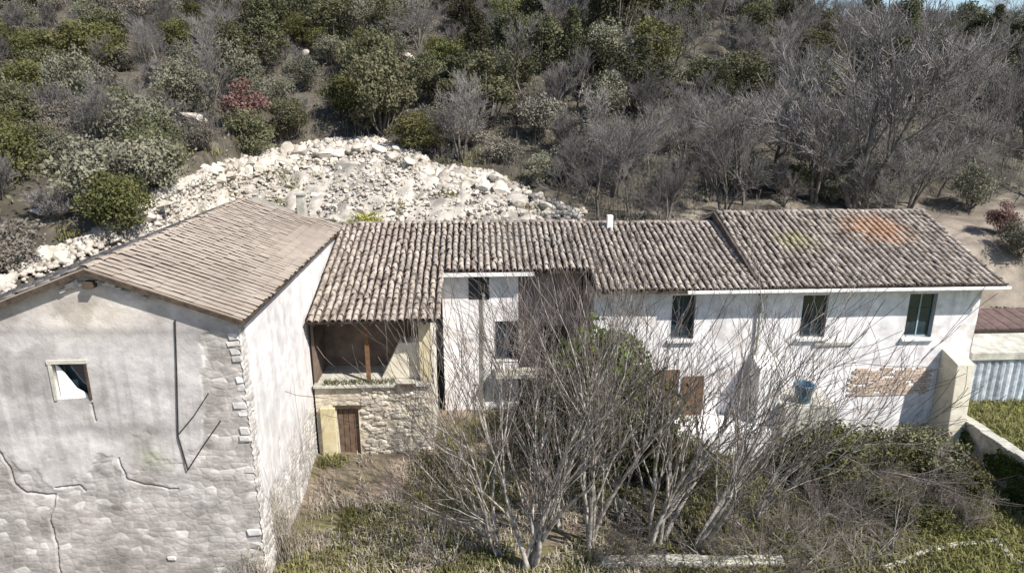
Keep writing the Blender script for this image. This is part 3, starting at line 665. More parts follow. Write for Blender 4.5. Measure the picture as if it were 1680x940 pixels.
# ================================================================== RIGHT HOUSE
RH = empty('long_house', (14.5, 28.8, -.5), 'long white rendered house on the right with two stepped ranges of brown tiled roof', 'house')
YF = 28.72
def rslope(x0, x1, ze, zr, seed, ye=28.0, yr=34.6):
    s = np.array([0, yr-ye, zr-ze]); L = np.linalg.norm(s); s = s/L; n = np.array([0, -s[2], s[1]])
    deck(RH, [(x0, ye, ze), (x1, ye, ze), (x1, yr, zr), (x0, yr, zr)], n)
    roof(RH, (x0, ye, ze), (1, 0, 0), s, x1-x0, L, M['tile'], seed=seed, sag=.035, nsingle=300)
    ridge_tiles(RH, (x0, yr, zr+.04), (x1, yr, zr+.04), M['tile'])
    MB().hexa([(x0, yr+.01, zr-.15), (x1, yr+.01, zr-.15), (x1, yr+6, ze-.1), (x0, yr+6, ze-.1), (x0, yr+.01, zr-.02), (x1, yr+.01, zr-.02), (x1, yr+6, ze+.05), (x0, yr+6, ze+.05)]).build('back_slope', M['pan'], RH)
rslope(5.15, 12.55, 6.44, 8.25, 21); rslope(12.57, 23.9, 6.50, 8.76, 22)
MB().hexa([(12.45, 28.02, 6.15), (12.55, 28.02, 6.15), (12.55, 34.6, 7.9), (12.45, 34.6, 7.9), (12.45, 28.02, 6.62), (12.56, 28.02, 6.62), (12.56, 34.6, 8.86), (12.45, 34.6, 8.86)]).build('step_verge', M['pan'], RH)
def rh(pxa, pxb, pya, pyb): return hole(pxa, pxb, pya, pyb, YF, 5.2)
holes = [rh(1104, 1137, 485, 556), rh(1319, 1352, 484, 553), rh(1494, 1527, 482, 553)]
holes = [(a, b, c, min(d, 6.12)) for a, b, c, d in holes]
sheet('front_wall', (5.2, YF, 0), (1, 0, 0), (0, -1, 0), 23.35-5.2, -1.6, lambda u: 6.32, holes, .06, prelief(24), pcol(WHT, 120, .24), RH)
sheet('end_wall', (5.2, YB, 0), (0, -1, 0), (-1, 0, 0), YB-YF, -1.6, lambda u: 6.35, [], .08, prelief(29), pcol((.5, .42, .40), 125), RH)
mb = MB(); mb.poly([(23.35, YF, -1.6), (23.35, 40, -1.6), (23.35, 40, 6.3), (23.35, 34.6, 8.3), (23.35, YF, 6.4)]); mb.build('gable_wall', M['white'], RH)
for i, hh in enumerate(holes):
    window(RH, (5.2, YF, 0), (1, 0, 0), (0, -1, 0), *hh, M['frame'] if i == 2 else M['shutter'], mull=1, bars=2, depth=.16)
    o = MB().box((5.2+hh[0]-.15, YF-.16, hh[2]-.14), (5.2+hh[1]+.15, YF+.1, hh[2]-.003)).build('window_sill', M['white'], RH, bevel=.015)
for i, k in ((2, -1), (2, 1)):
    pass
MB().box((9.2, 27.86, 6.28), (24.0, 27.98, 6.42)).build('gutter', M['white'], RH, bevel=.02)
MB().box((5.2, 27.97, 6.30), (9.2, 28.02, 6.44)).build('fascia', M['dwood'], RH)
MB().hexa([(5.2, 28.03, 6.30), (23.85, 28.03, 6.30), (23.85, YF+.02, 6.33), (5.2, YF+.02, 6.33), (5.2, 28.03, 6.335), (23.85, 28.03, 6.335), (23.85, YF+.02, 6.365), (5.2, YF+.02, 6.365)]).build('soffit', M['concrete'], RH)
xp = at(1242, 560, Y=YF-.1)[0]
MB().tube([(xp, YF-.12, 6.2), (xp, YF-.12, 2.6)], .06, 7).build('downpipe', M['concrete'], RH)
def buttress(pxl, pxr, pyt, run, m):
    x0 = at(pxl, pyt, Y=YF-run)[0]; x1 = at(pxr, pyt, Y=YF-run)[0]; zt = at(pxl, pyt+6, Y=YF-run)[2]
    MB().hexa([(x0, YF-run-.25, -2), (x1, YF-run-.25, -2), (x1, YF-.002, -2), (x0, YF-.002, -2), (x0, YF-run, zt), (x1, YF-run, zt), (x1, YF-.002, zt+.35), (x0, YF-.002, zt+.35)]).build('buttress', m, RH, bevel=.04)
buttress(1572, 1601, 592, 1.15, M['pcream']); buttress(1247, 1285, 600, 1.1, M['white'])
# brick panel, laid brick by brick
pa, pb = at(1400, 606, Y=YF-.03), at(1520, 645, Y=YF-.03)
bm_ = MB().box((-.14, -.03, -.055), (.14, .03, .055)); bme = npmesh('brick', np.array(bm_.v), bm_.f, M['brick'])
zz = pa[2]; row = 0
while zz > pb[2]-.1:
    x = pa[0] + (.15 if row % 2 else 0)
    while x < pb[0]:
        if r.random() < .10 or (row in (0,) and r.random() < .4): x += .30; continue
        link('brick', bme, RH, (x-14.5, YF-.02-28.8, zz+.5), (r.uniform(-.02, .02), 0, r.uniform(-.02, .02))); x += .30
    zz -= .13; row += 1
# ledge pieces on the wall and the brown boarded opening
MB().box((at(1335, 563, Y=YF)[0], YF-.1, at(1335, 566, Y=YF)[2]), (at(1400, 563, Y=YF)[0], YF-.002, at(1335, 563, Y=YF)[2]+.04)).build('ledge', M['concrete'], RH)
p, q = at(1000, 612, Y=YF-.3), at(1112, 690, Y=YF-.3)
n = 12; bw = (q[0]-p[0])/n
for i in range(n): MB().box((p[0]+i*bw+.01, YF-.1-.02*(i % 2), q[2]-.4), (p[0]+(i+1)*bw-.01, YF-.04, p[2])).build('wall_board', M['bwood'], RH)
p, q = at(1122, 618, Y=YF-.1), at(1150, 690, Y=YF-.1)
sh = MB().box((p[0], YF-.1, q[2]), (q[0], YF-.04, p[2])).build('shutter', M['orange'], RH)
for i in range(5): MB().box((p[0]+.05, YF-.125, q[2]+.1+i*.33), (q[0]-.05, YF-.102, q[2]+.34+i*.33)).build('slat', M['orange'], sh)

# terrace slab in front, tub, low wall
t = MB().box((8.6, 26.9, -1.8), (13.2, YF-.01, at(1200, 706, Y=27)[2])).build('terrace', M['white'], None, bevel=.04); tag(t, 'low white rendered terrace block at the foot of the long white house', 'terrace')
tz = at(1200, 706, Y=27)[2]
p = at(1318, 660, Y=27.4)
st = MB().box((p[0]-1.1, 26.9, -1.95), (p[0]+1.3, 28.6, p[2])).build('stone_plinth', M['concrete'], None, bevel=.04); tag(st, 'rough stone plinth under the blue tub by the house wall', 'plinth')
tub = empty('blue_tub', (p[0], 27.5, p[2]), 'blue plastic tub among bare branches in front of the white wall', 'tub')
pts = []; mb = MB(); k = 16
prof = [(.0, .02), (.30, .02), (.34, .05), (.40, .80), (.45, .82), (.45, .88), (.40, .88), (.37, .84), (.32, .10), (.0, .08)]
for (rr, z_) in prof:
    for j in range(k): mb.v.append((p[0]+rr*math.cos(6.283*j/k), 27.5+rr*math.sin(6.283*j/k), p[2]+z_))
for i in range(len(prof)-1):
    for j in range(k): mb.f.append((i*k+j, i*k+(j+1) % k, (i+1)*k+(j+1) % k, (i+1)*k+j))
mb.build('tub_body', M['blue'], tub, True)
for sx in (-1, 1): MB().tube([(p[0]+sx*.44, 27.4, p[2]+.80), (p[0]+sx*.53, 27.45, p[2]+.78), (p[0]+sx*.53, 27.55, p[2]+.78), (p[0]+sx*.44, 27.6, p[2]+.80)], .02, 5).build('handle', M['blue'], tub)

# ================================================================== right-hand terrace wall, shed
rw = empty('retaining_wall', (XW, 22, -2), 'stone retaining wall with pale coping holding the grass terrace at the right edge', 'wall')
ypts = [28.5, 27.5, 26.5, 25.5, 24.5, 23.4, 22.2, 20.5, 18.5]; xo = [-.05, 0, .05, .08, .1, .2, .35, .6, 1.0]
for i in range(len(ypts)-1):
    (y0, x0), (y1, x1) = (ypts[i], XW-.05), (ypts[i+1], XW-.05)
    MB().hexa([(x0-.35, y0, -2.4), (x1-.35, y1+.004, -2.4), (x1+.3, y1+.004, -2.4), (x0+.3, y0, -2.4), (x0-.25, y0, -.12), (x1-.25, y1+.004, -.12), (x1+.3, y1+.004, -.12), (x0+.3, y0, -.12)]).build('wall_section', M['stone'], rw)
    n = 3
    for j in range(n):
        ya = y0+(y1-y0)*j/n; yb = y0+(y1-y0)*(j+1)/n+.02
        MB().box((x0-.32+r.uniform(-.03, .03), yb, -.118), (x0+.22, ya, .02+r.uniform(-.02, .03))).build('coping_stone', M['concrete'], rw, bevel=.02)
SH = empty('shed', (27.5, 30, -.5), 'low shed with blue grey ribbed front and pale roof edge, right of the long house', 'shed')
s0, s1 = 24.45, 33.
zt = at(1640, 588, Y=30)[2]; zt2 = at(1640, 562, Y=30)[2]
n = 22; bw = (s1-s0)/n
for i in range(n):
    x = s0+i*bw; MB().hexa([(x, 30.0, -.9), (x+bw*.35, 29.93, -.9), (x+bw*.65, 29.93, -.9), (x+bw, 30, -.9), (x, 30.0, zt), (x+bw*.35, 29.93, zt), (x+bw*.65, 29.93, zt), (x+bw, 30, zt)]).build('rib_panel', M['corr'], SH)
MB().box((s0+.1, 30.01, -.9), (s1, 33.9, zt-.05)).build('shed_wall', M['concrete'], SH)
MB().box((s0-.1, 29.8, zt), (s1, 30.02, zt2-.45)).build('fascia', M['concrete'], SH, bevel=.02)
MB().hexa([(s0-.1, 30.03, zt), (s1, 30.03, zt), (s1, 31.6, zt+.3), (s0-.1, 31.6, zt+.3), (s0-.1, 30.03, zt2-.47), (s1, 30.03, zt2-.47), (s1, 31.6, zt2-.1), (s0-.1, 31.6, zt2-.1)]).build('roof', M['concrete'], SH)
MB().box((s0-.05, 31.61, zt), (s1, 31.75, zt2+.05)).build('ridge_board', M['iron'], SH)
for i in range(13):
    x = s0+i*.66; MB().hexa([(x, 31.76, zt2+.05), (x+.62, 31.76, zt2+.05), (x+.62, 34.0, zt2+.45), (x, 34.0, zt2+.45), (x, 31.76, zt2+.12), (x+.62, 31.76, zt2+.12), (x+.62, 34.0, zt2+.5), (x, 34.0, zt2+.5)]).build('roof_sheet', M['rust'], SH)

iv = empty('ivy', (XW-.35, 24, -1.6), 'dark green ivy mat hanging over the shaded face of the retaining wall', 'ivy')
n = 9000; yv = rng.uniform(18.6, 28.3, n); zv = -1.9+1.75*rng.random(n); kp = fbm(yv*.8, zv*1.2, 4, 15) > .40
P = np.stack([XW-.40-.14*rng.random(n)-.12*(-.1-zv)/1.8, yv, zv], 1)[kp]; V, F = leaves(P-np.array([XW-.35, 24, -1.6]), .065); link('leaves', npmesh('leaves', V, F, M['grn']), iv)
MB().tube([(XW-.42, 27.9, -2), (XW-.42, 27.5, -1), (XW-.42, 27.2, -.3)], .02).build('stem', M['hbark'], iv)
MB().tube([(XW-.45, 24.2, -2), (XW-.44, 24.6, -1), (XW-.43, 24.5, -.3)], .02).build('stem', M['hbark'], iv)
# low stone walls at the bottom of the picture
def low_wall(name, pts, label, h=.5, th=.45, m=M['concrete']):
    root = empty(name, pts[0], label, 'wall')
    for (p, q) in zip(pts[:-1], pts[1:]):
        p = np.array(p); q = np.array(q); d = q-p; L = np.linalg.norm(d[:2]); d = d/L; nn = np.array([-d[1], d[0], 0])*th/2; n_ = max(1, int(L/.55)); t = 0
        for i in range(n_):
            a = p+d*(L*i/n_+.012); b = p+d*(L*(i+1)/n_-.012); up = np.array([0, 0, h+random.uniform(-.04, .05)]); dn = np.array([0, 0, -.5])
            MB().hexa([a-nn+dn, b-nn+dn, b+nn+dn, a+nn+dn, a-nn+up, b-nn+up+np.array([0, 0, random.uniform(-.03, .03)]), b+nn+up, a+nn+up]).build('stone', m, root, bevel=.03)
    return root
def gz(px, py, Z=-1.): p = at(px, py, Z=Z); p[2] = terr(p[0], p[1]); return p
low_wall('stone_wall', [gz(985, 926), gz(1060, 921), gz(1150, 924), gz(1285, 919)], 'low pale stone wall along the bottom edge beneath the bare trees', .16)
low_wall('stone_wall', [gz(1450, 925, -1.7), gz(1535, 893, -1.7), gz(1635, 876, -1.7), gz(1660, 905, -1.7), gz(1700, 925, -1.7)], 'pale low stone kerb round the grass patch at bottom right', .06, .2)

# ================================================================== rocks
RM = [npmesh('boulder', *lump(100+i, 2, (1.25, .95, .95), .3, 0, .32), M['rock']) for i in range(8)]
def boulder(p, s, label, group=None, i=0):
    o = link('boulder', RM[i % 8], None, (p[0], p[1], p[2]+s*.45+.12), (random.uniform(-.4, .4), random.uniform(-.4, .4), random.uniform(0, 6.28)), (s*random.uniform(.8, 1.4), s, s*random.uniform(.6, 1.1)))
    tag(o, label, 'rock', group)
cnt = 0; tries = 0; rr = random.Random(12)
while cnt < 285 and tries < 6000:
    tries += 1; px = rr.uniform(30, 930); py = rr.uniform(235, 440)
    if px < 240 and rr.random() < .8: continue
    if px > 860 and rr.random() < .7: continue
    if py < rock_top_y(px)-2 or py > 300 + max(0, (400-px))*.35 + 70: continue
    p = ground_at(px, py)
    if p is None or p[1] < 36 and p[0] > -16: continue
    edge = abs(py-rock_top_y(px)) < 26
    s = rr.uniform(.28, .85) if edge else rr.uniform(.14, .42)
    zn = 'beside the round olive bush' if px < 290 else 'beyond the ridge of the left roof' if px < 370 else 'left of the far chimney' if px < 450 else 'above the far chimney' if px < 540 else 'above the left end of the middle roof' if px < 640 else 'above the centre of the middle roof' if px < 730 else 'above the right half of the middle roof' if px < 830 else 'at the right end of the rocks'
    ln = ('large' if s > .42 else 'medium' if s > .27 else 'small'); boulder(p, s, ln+' pale limestone boulder '+zn+(', along the upper edge' if edge else ', amid the rubble'), 'limestone boulders on the bare slope', cnt); cnt += 1
for (px, py, s, l) in [(692, 42, .5, 'small white rock high in the dark wood, uppermost of the white rocks'), (668, 92, .62, 'bright white rock in the dark wood above the limestone slope'), (683, 104, .7, 'small pale rock just below the bright white rock in the wood'), (300, 112, .8, 'pale rock showing in the brush on the upper left slope'), (500, 85, .5, 'yellowish pale rock among the green trees left of the white rocks'), (322, 198, .7, 'pale rock beside the reddish shrub on the slope'), (62, 350, .3, 'pale rock in the brush left of the round olive bush')]:
    p = ground_at(px, py+12)
    if p is not None: p[2] += s*.25; boulder(p, s*1.3, l, None, cnt); cnt += 1
# gravel and rubble: uncountable
GP = []; GS = []
for _ in range(24000):
    px = rr.uniform(-10, 960); py = rr.uniform(230, 450)
    if _ % 2: py = rock_top_y(px) + rr.gauss(3, 13)
    if py < rock_top_y(px)-6: continue
    if px < 240 and rr.random() < .75: continue
    if px > 850 and rr.random() < .75: continue
    d = ray(px, py); GP.append((px, py))
def march(PX):
    PX = np.array(PX); d = _F + _R*((PX[:, :1]-840)/FPX) + _U*((470-PX[:, 1:])/FPX); d = d/np.hypot(d[:, :1], d[:, 1:2])
    t = np.full(len(PX), 15.); done = np.zeros(len(PX), bool)
    for _ in range(900):
        P = CAM+d*t[:, None]; hit = P[:, 2] < terr(P[:, 0], P[:, 1]); done |= hit; t = np.where(done, t, t+.25)
        if done.all(): break
    P = CAM+d*t[:, None]; P[:, 2] = terr(P[:, 0], P[:, 1]); return P[done]
P = march(GP[:12000]); P = P[(P[:, 1] > 36) | (P[:, 0] < -16)]
base = lump(300, 1, (1.35, 1., .8), .5, 0, .30); bV = base[0]; bF = np.array(base[1]); ppx, ppy, _q = project_np(P[:, 0], P[:, 1], P[:, 2]); eg = np.exp(-np.abs(ppy-rock_top_y(ppx))/22.); s = (.06+.16*rng.random(len(P))**2+eg*.34*rng.random(len(P))**1.5)[:, None, None]; P[:, 2] += s[:, 0, 0]*.5+.1
an = rng.random(len(P))*6.28; ca, sa = np.cos(an), np.sin(an)
Rv = np.stack([bV[None, :, 0]*ca[:, None]-bV[None, :, 1]*sa[:, None], bV[None, :, 0]*sa[:, None]+bV[None, :, 1]*ca[:, None], np.repeat(bV[None, :, 2], len(P), 0)], -1)
V = (P[:, None]+Rv*s).reshape(-1, 3); F = (bF[None]+(np.arange(len(P))*len(bV))[:, None, None]).reshape(-1, 3)
tag(link('rubble', npmesh('rubble', V, F, M['rock'])), 'loose pale limestone rubble covering the bare slope', 'rubble', kind='stuff')

# ================================================================== tree meshes
def grow(seed, base_dirs, L0, r0, levels, spread, up=.15, nseg=4, kids=(3, 5), shrink=.62, jitter=.14, rmin=.004, tipfrac=.25, twist=.0, start=.25):
    """returns thick segments and fine segments"""
    rd = np.random.default_rng(seed); thick = []; fine = []; tips = []
    def br(p, d, L, r_, lev):
        seg = L/nseg; rp = r_
        for i in range(nseg):
            d = d + rd.normal(size=3)*jitter + np.array([0, 0, up]); d = d/np.linalg.norm(d)
            q = p+d*seg; rq = max(rmin, r_*(1-(i+1)/nseg*(1-tipfrac)))
            (thick if lev <= 1 else fine).append((*p, *q, rp, rq)); 
            if lev < levels and (i+1)/nseg > start:
                nk = rd.integers(kids[0], kids[1]+1) if i < nseg-1 else kids[1]
                for _ in range(max(1, nk//(1 if lev else 1))):
                    a = rd.normal(size=3); a -= a@d*d; a /= np.linalg.norm(a)+1e-9
                    dd = d*math.cos(spread)+a*math.sin(spread)*(.7+.6*rd.random()); dd /= np.linalg.norm(dd)
                    t = rd.random(); pp = p+(q-p)*t
                    br(pp, dd, L*shrink*(.7+.5*rd.random()), max(rmin, rq*.55), lev+1)
            p = q; rp = rq
        tips.append(p)
    for (o, d, l) in base_dirs: br(np.array(o, float), np.array(d, float)/np.linalg.norm(d), L0*l, r0*(.7+.3*l), 0)
    return np.array(thick), np.array(fine), np.array(tips)
def tmesh(nm, S, m, k): V, F = tubes(S, k); return npmesh(nm, V, F, m, k > 4)

PROTO = {}; PARR = {}
def bare_proto(key, seed, multi, H, spread=.55, up=.10, mt='htwig', kids=(2, 3), leafy=None):
    rd = random.Random(seed)
    bd = [((rd.uniform(-.15, .15), rd.uniform(-.15, .15), -.2), (rd.uniform(-.35, .35)*(1.3 if multi > 1 else .2), rd.uniform(-.35, .35)*(1.3 if multi > 1 else .2), 1), rd.uniform(.75, 1)) for _ in range(multi)]
    th, fi, tips = grow(seed, bd, H*.62, H*.018, 3, spread, up, 4, kids, .55, .12, rmin=.011)
    V, F = tubes(fi, 3); parts = [('trunk', tmesh('trunk', th, M['hbark'], 5)), ('crown', npmesh('crown', V, F, M[mt]))]
    PROTO[key] = parts
def leaf_proto(key, seed, H, W, mt, n=2600, size=.16, trunk=.3, dens=26, flat=.0, conif=False):
    rd = np.random.default_rng(seed); cl = []
    for _ in range(dens):
        if conif:
            z = rd.random()**.9; rr_ = (1-z)*W/2*rd.random()**.5; t = rd.random()*6.28; cl.append((rr_*math.cos(t), rr_*math.sin(t), H*(trunk+(1-trunk)*z), W*.11+.1))
        else:
            v = rd.normal(size=3); v /= np.linalg.norm(v); v *= rd.random()**.33
            cl.append((v[0]*W/2*.8, v[1]*W/2*.8, H*(trunk+(1-trunk)*(.5+.42*v[2])), W*(.09+.09*rd.random())))
    cl = np.array(cl); k = rd.integers(0, dens, n); v = rd.normal(size=(n, 3)); v /= np.linalg.norm(v, axis=1, keepdims=True); v *= (.55+.6*rd.random((n, 1)))
    P = cl[k, :3] + v*cl[k, 3:4]*np.array([1.15, 1.15, .8]); V, F = leaves(P, size, 0, rd)
    seg = []
    for c_ in cl[:16]:
        b = np.array([0, 0, H*trunk*.6]); m_ = b*.5+c_[:3]*.5+np.array([0, 0, -.1*H]); seg += [(*b, *m_, H*.012, H*.008), (*m_, *c_[:3], H*.008, H*.004)]
    seg += [(0, 0, -.3, 0, 0, H*trunk*.65, H*.022, H*.017)]
    PROTO[key] = [('trunk', tmesh('trunk', np.array(seg), M['hbark'], 5)), ('crown', npmesh('crown', V, F, M[mt]))]
for i in range(4): bare_proto('bare%d' % i, 40+i, 1+i % 2*2, 7.5, .6, .08, kids=(2, 3))
for i in range(3): bare_proto('twiggy%d' % i, 60+i, 5, 3.6, .5, .05, kids=(1, 3))
for i in range(3): leaf_proto('buff%d' % i, 70+i, 3.2, 3.8, 'brownleaf', 4200, .085, .06, 44)
for i in range(3): leaf_proto('oak%d' % i, 80+i, 6.0, 5.6, 'oak', 6200, .125, .12, 46)
for i in range(2): leaf_proto('pine%d' % i, 90+i, 8.5, 5.2, 'oak', 5600, .13, .2, 54, conif=True)
for i in range(2): leaf_proto('olive%d' % i, 95+i, 4.0, 4.4, 'olive', 4600, .10, .06, 44)
for i in range(2): leaf_proto('greyg%d' % i, 98+i, 4.6, 4.4, 'blueg', 4600, .10, .08, 44)
leaf_proto('oak3', 140, 5.2, 6.8, 'oak', 6200, .12, .1, 30); leaf_proto('oak4', 141, 7.2, 4.6, 'oak', 6200, .13, .1, 26); leaf_proto('greyg2', 142, 3.6, 5.6, 'blueg', 4600, .10, .05, 26)
leaf_proto('round', 120, 3.4, 4.2, 'olive', 7000, .09, .05, 60); leaf_proto('redshrub', 121, 3.2, 3.8, 'red', 3000, .10, .05, 34); leaf_proto('limeshrub', 122, 1.6, 3.2, 'lime', 3000, .08, .0, 40)
leaf_proto('green', 123, 4.2, 3.6, 'grn', 5500, .10, .05, 50); leaf_proto('green2', 124, 3.0, 4.2, 'olive', 5500, .09, .05, 50)
def plant(key, p, s, label, cat, group=None, name='tree', sz=1.):
    root = empty(name, p, label, cat, group, rz=random.uniform(0, 6.28)); root.scale = (s*random.uniform(.82, 1.2), s*random.uniform(.82, 1.2), s*sz)
    for nm, me in PROTO[key]: link(nm if name != 'shrub' or nm != 'trunk' else 'stem', me, root)
    return root

# hillside wood -------------------------------------------------------
rt = random.Random(99)
pts = []; cell = {}
def ok(x, y, d):
    k = (int(x//4), int(y//4))
    for i in (-1, 0, 1):
        for j in (-1, 0, 1):
            for q in cell.get((k[0]+i, k[1]+j), ()):
                if math.hypot(q[0]-x, q[1]-y) < d: return False
    cell.setdefault(k, []).append((x, y)); return True
nk = {}
LBL = {
 'bare': ('grey leafless tree %s', 'tree', 'leafless trees on the wooded slope %s', 'tree'),
 'twiggy': ('low leafless grey brush %s', 'shrub', 'leafless brush on the slope %s', 'shrub'),
 'buff': ('dry greyish brown shrub %s', 'shrub', 'dry brown shrubs on the slope %s', 'shrub'),
 'oak': ('dark evergreen tree %s', 'tree', 'dark evergreen trees on the slope %s', 'tree'),
 'pine': ('tall dark conifer %s', 'tree', 'dark conifers on the slope %s', 'tree'),
 'olive': ('olive green bush %s', 'shrub', 'olive green bushes on the slope %s', 'shrub'),
 'greyg': ('dull grey green bush %s', 'shrub', 'grey green bushes on the slope %s', 'shrub')}
tries = 0; HILL = []
while tries < 26000 and sum(nk.values() or [0]) < 860:
    tries += 1
    y = 26+rt.random()**.8*130; x = rt.uniform(-1., 1.)*(22+y*.86)+y*.04
    if y < 40 and x > -17.5: continue
    if -17 > x and y < 26: continue
    z = float(terr(x, y)); px, py = proj((x, y, z)); 
    if px < -120 or px > 1800: continue
    px2, py2 = px, py
    if py > rock_top_y(px)-3 and px < 980 and not (rt.random() < .03 and py > 300): continue
    if x > 21 and y < 47: continue
    if 6 < x < 30 and y < 42.5: continue
    if y < 75 and rt.random() < .10: continue
    dmin = 2.5 if px < 330 or y < 55 else 3.1 if y < 90 else 4.0
    if not ok(x, y, dmin): continue
    u = rt.random(); n_ = vnoise(np.array(x*.09+50), np.array(y*.09+20), 5)*1.0; n_ = float(n_)
    onrock = py > rock_top_y(px)-3 and px < 980
    if px < 330: kind = 'buff' if u < .27 else 'greyg' if u < .47 else 'twiggy' if u < .62 else 'olive' if u < .78 else 'oak' if u < .88 else 'bare'
    elif px < 900: kind = ('oak' if u < .40 else 'olive' if u < .58 else 'greyg' if u < .70 else 'bare' if u < .84 else 'pine' if u < .90 else 'twiggy') if n_ > .4 else ('bare' if u < .35 else 'greyg' if u < .6 else 'oak' if u < .8 else 'buff')
    elif px < 1230: kind = 'bare' if u < .40 else 'oak' if u < .62 else 'pine' if u < .72 else 'greyg' if u < .85 else 'twiggy'
    else: kind = 'bare' if u < .58 else 'oak' if u < .72 else 'pine' if u < .78 else 'greyg' if u < .90 else 'olive' if py > 110 or px < 1450 else 'bare'
    if py > rock_top_y(px)-60 and px < 930 and kind in ('pine', 'bare') and px < 700: kind = 'oak'
    if onrock: kind = 'twiggy' if u < .5 else 'greyg'
    if kind == 'pine' and y < 70 or (kind == 'oak' and px > 900 and y < 62): kind = 'bare' if u > .3 else 'twiggy'
    zone = 'at upper left' if px < 330 else 'above the pale rocks' if px < 900 else 'behind the stepped roofs' if px < 1140 else 'behind the right roof' if px < 1420 else 'at upper right'
    nk[kind] = nk.get(kind, 0)+1
    var = {'bare': 4, 'twiggy': 3, 'buff': 3, 'oak': 5, 'pine': 2, 'olive': 2, 'greyg': 3}[kind]
    s = (.45 if onrock else 1)*rt.uniform(.7, 1.25)*(.72 if px < 330 and kind in ('oak', 'bare', 'pine') else 1)*(.85 if y < 55 else 1)
    l, ct, gr, nm = LBL[kind]
    H_ = {'bare': 7.5, 'twiggy': 3.6, 'buff': 3.2, 'oak': 6, 'pine': 8.5, 'olive': 4, 'greyg': 4.6}[kind]*s
    hgt = 'low down' if y < 52 else 'below halfway' if y < 66 else 'halfway up' if y < 82 else 'well up the slope' if y < 100 else 'near the crest'
    szw = 'small' if s < .82 else 'large' if s > 1.08 else 'middling'
    kv = rt.randrange(var); l = ('broad ' if kv in (0, 3) else 'narrow ' if kv == 4 else '')+l if kind == 'oak' else l; l = ('forked ' if kv % 2 else 'straight ')+l if kind == 'bare' else l
    HILL.append((H_/y, kind+str(kv), (x, y, z-.15), s, szw+' '+l % zone+', '+hgt, ct, gr % zone, nm if kind != 'pine' else 'conifer', rt.uniform(.85, 1.2)))
HILL.sort(key=lambda q: -q[0]); used = {}; rest = {}
for (sz_, key, pos, s, lab, ct, gr, nm, szz) in HILL:
    if used.get(ct, 0) < 262: used[ct] = used.get(ct, 0)+1; plant(key, pos, s, lab, ct, gr, nm, szz)
    else:
        me = PROTO[key][1][1]
        if key not in PARR:
            v = np.empty(len(me.vertices)*3, np.float32); me.vertices.foreach_get('co', v); v = v.reshape(-1, 3)
            bl = 6 if key[:4] in ('bare', 'twig') else 4; nb = len(v)//bl; sel = np.sort(np.random.default_rng(3).choice(nb, int(nb*.45), replace=False))
            v = v.reshape(nb, bl, 3)[sel]; c_ = v.mean(1, keepdims=True); v = c_+(v-c_)*1.35
            f = np.array([[0, 1, 4, 3], [1, 2, 5, 4], [2, 0, 3, 5]]) if bl == 6 else np.array([[0, 1, 2, 3]])
            PARR[key] = (v.reshape(-1, 3), (f[None]+(np.arange(len(sel))*bl)[:, None, None]).reshape(-1, 4), me.materials[0])
        v, f, m_ = PARR[key]; a = rt.uniform(0, 6.28); ca, sa = math.cos(a), math.sin(a)
        w_ = np.stack([v[:, 0]*ca-v[:, 1]*sa, v[:, 0]*sa+v[:, 1]*ca, v[:, 2]*szz], 1)*s+np.array(pos)
        rest.setdefault(m_.name, [m_, [], [], 0]); R_ = rest[m_.name]; R_[1].append(w_); R_[2].append(f+R_[3]); R_[3] += len(w_)
for nm_, (m_, vs, fs, n_) in rest.items():
    tag(link('distant_wood', npmesh('distant_wood', np.vstack(vs), np.vstack(fs), m_)), 'far trees and brush of the slope reading as one mass, '+nm_.replace('_mat', '').replace('_', ' '), 'woodland', kind='stuff')
print('hill plants', used, {k: q[3] for k, q in rest.items()}, {k: len(v[1][1].polygons) for k, v in PROTO.items()})
# special plants
def gp3(px, py): p = ground_at(px, py); return p if p is not None else np.array([0, 60, 10.])
p = gp3(195, 385); s_ = (p[1]/38.); plant('round', p, 1.0*s_, 'round olive green bush just above the left roof', 'bush', name='shrub')
p = gp3(405, 212); plant('redshrub', p, 1.25, 'reddish brown shrub above the pale rock slope', 'shrub', name='shrub')
p = gp3(940, 78); plant('redshrub', p, 1.3, 'dull red shrub high in the wood left of the green pines', 'shrub', name='shrub')
plant('limeshrub', (at(600, 362, Y=40.2)[0], 40.2, 6.4), 1.0, 'yellow green bush peeping over the ridge of the middle roof', 'bush', name='shrub')
p = gp3(1400, 345); plant('bare1', p, 2.25, 'large spreading grey leafless tree behind the right end of the tiled roof', 'tree', name='tree')
for i, (px, py, s) in enumerate([(1500, 335, 1.35), (1335, 335, 1.2), (1225, 340, 1.2), (1005, 325, 1.05), (955, 300, 1.1)]):
    p = gp3(px, py); plant('bare%d' % (i % 4), p, s, ['tall grey leafless tree right of the large spreading tree', 'slim grey leafless tree left of the large spreading tree', 'leafless tree with dark trunk behind the step of the tiled roofs', 'forked thin trunked tree behind the pale vent stack', 'slender dark trunked tree above the middle roof'][i], 'tree')
for i, (px, py, s) in enumerate([(1010, 95, 1.4), (1075, 120, 1.25), (150, 130, 1.2), (1330, 130, 1.2)]):
    p = gp3(px, py); plant(['pine0', 'olive0', 'olive1', 'olive1'][i], p, s*1.2, ['broad dark green pine at the top centre of the wood', 'green bush right of the broad pine at the top', 'big olive tinted bush in the upper left brush', 'bright green bush below the gap of blue sky'][i], 'tree' if i == 0 else 'bush', name='conifer' if i == 0 else 'shrub')
for i, (px, py, s) in enumerate([(1640, 385, .7), (1590, 352, .8), (1670, 430, .6)]):
    p = gp3(px, py); plant(['redshrub', 'greyg0', 'greyg1'][i], p, s, ['dark reddish bush by the bare track at right', 'dull green bush behind the end of the tiled roof', 'small green bush beside the bare track at the right edge'][i], 'bush', name='shrub')
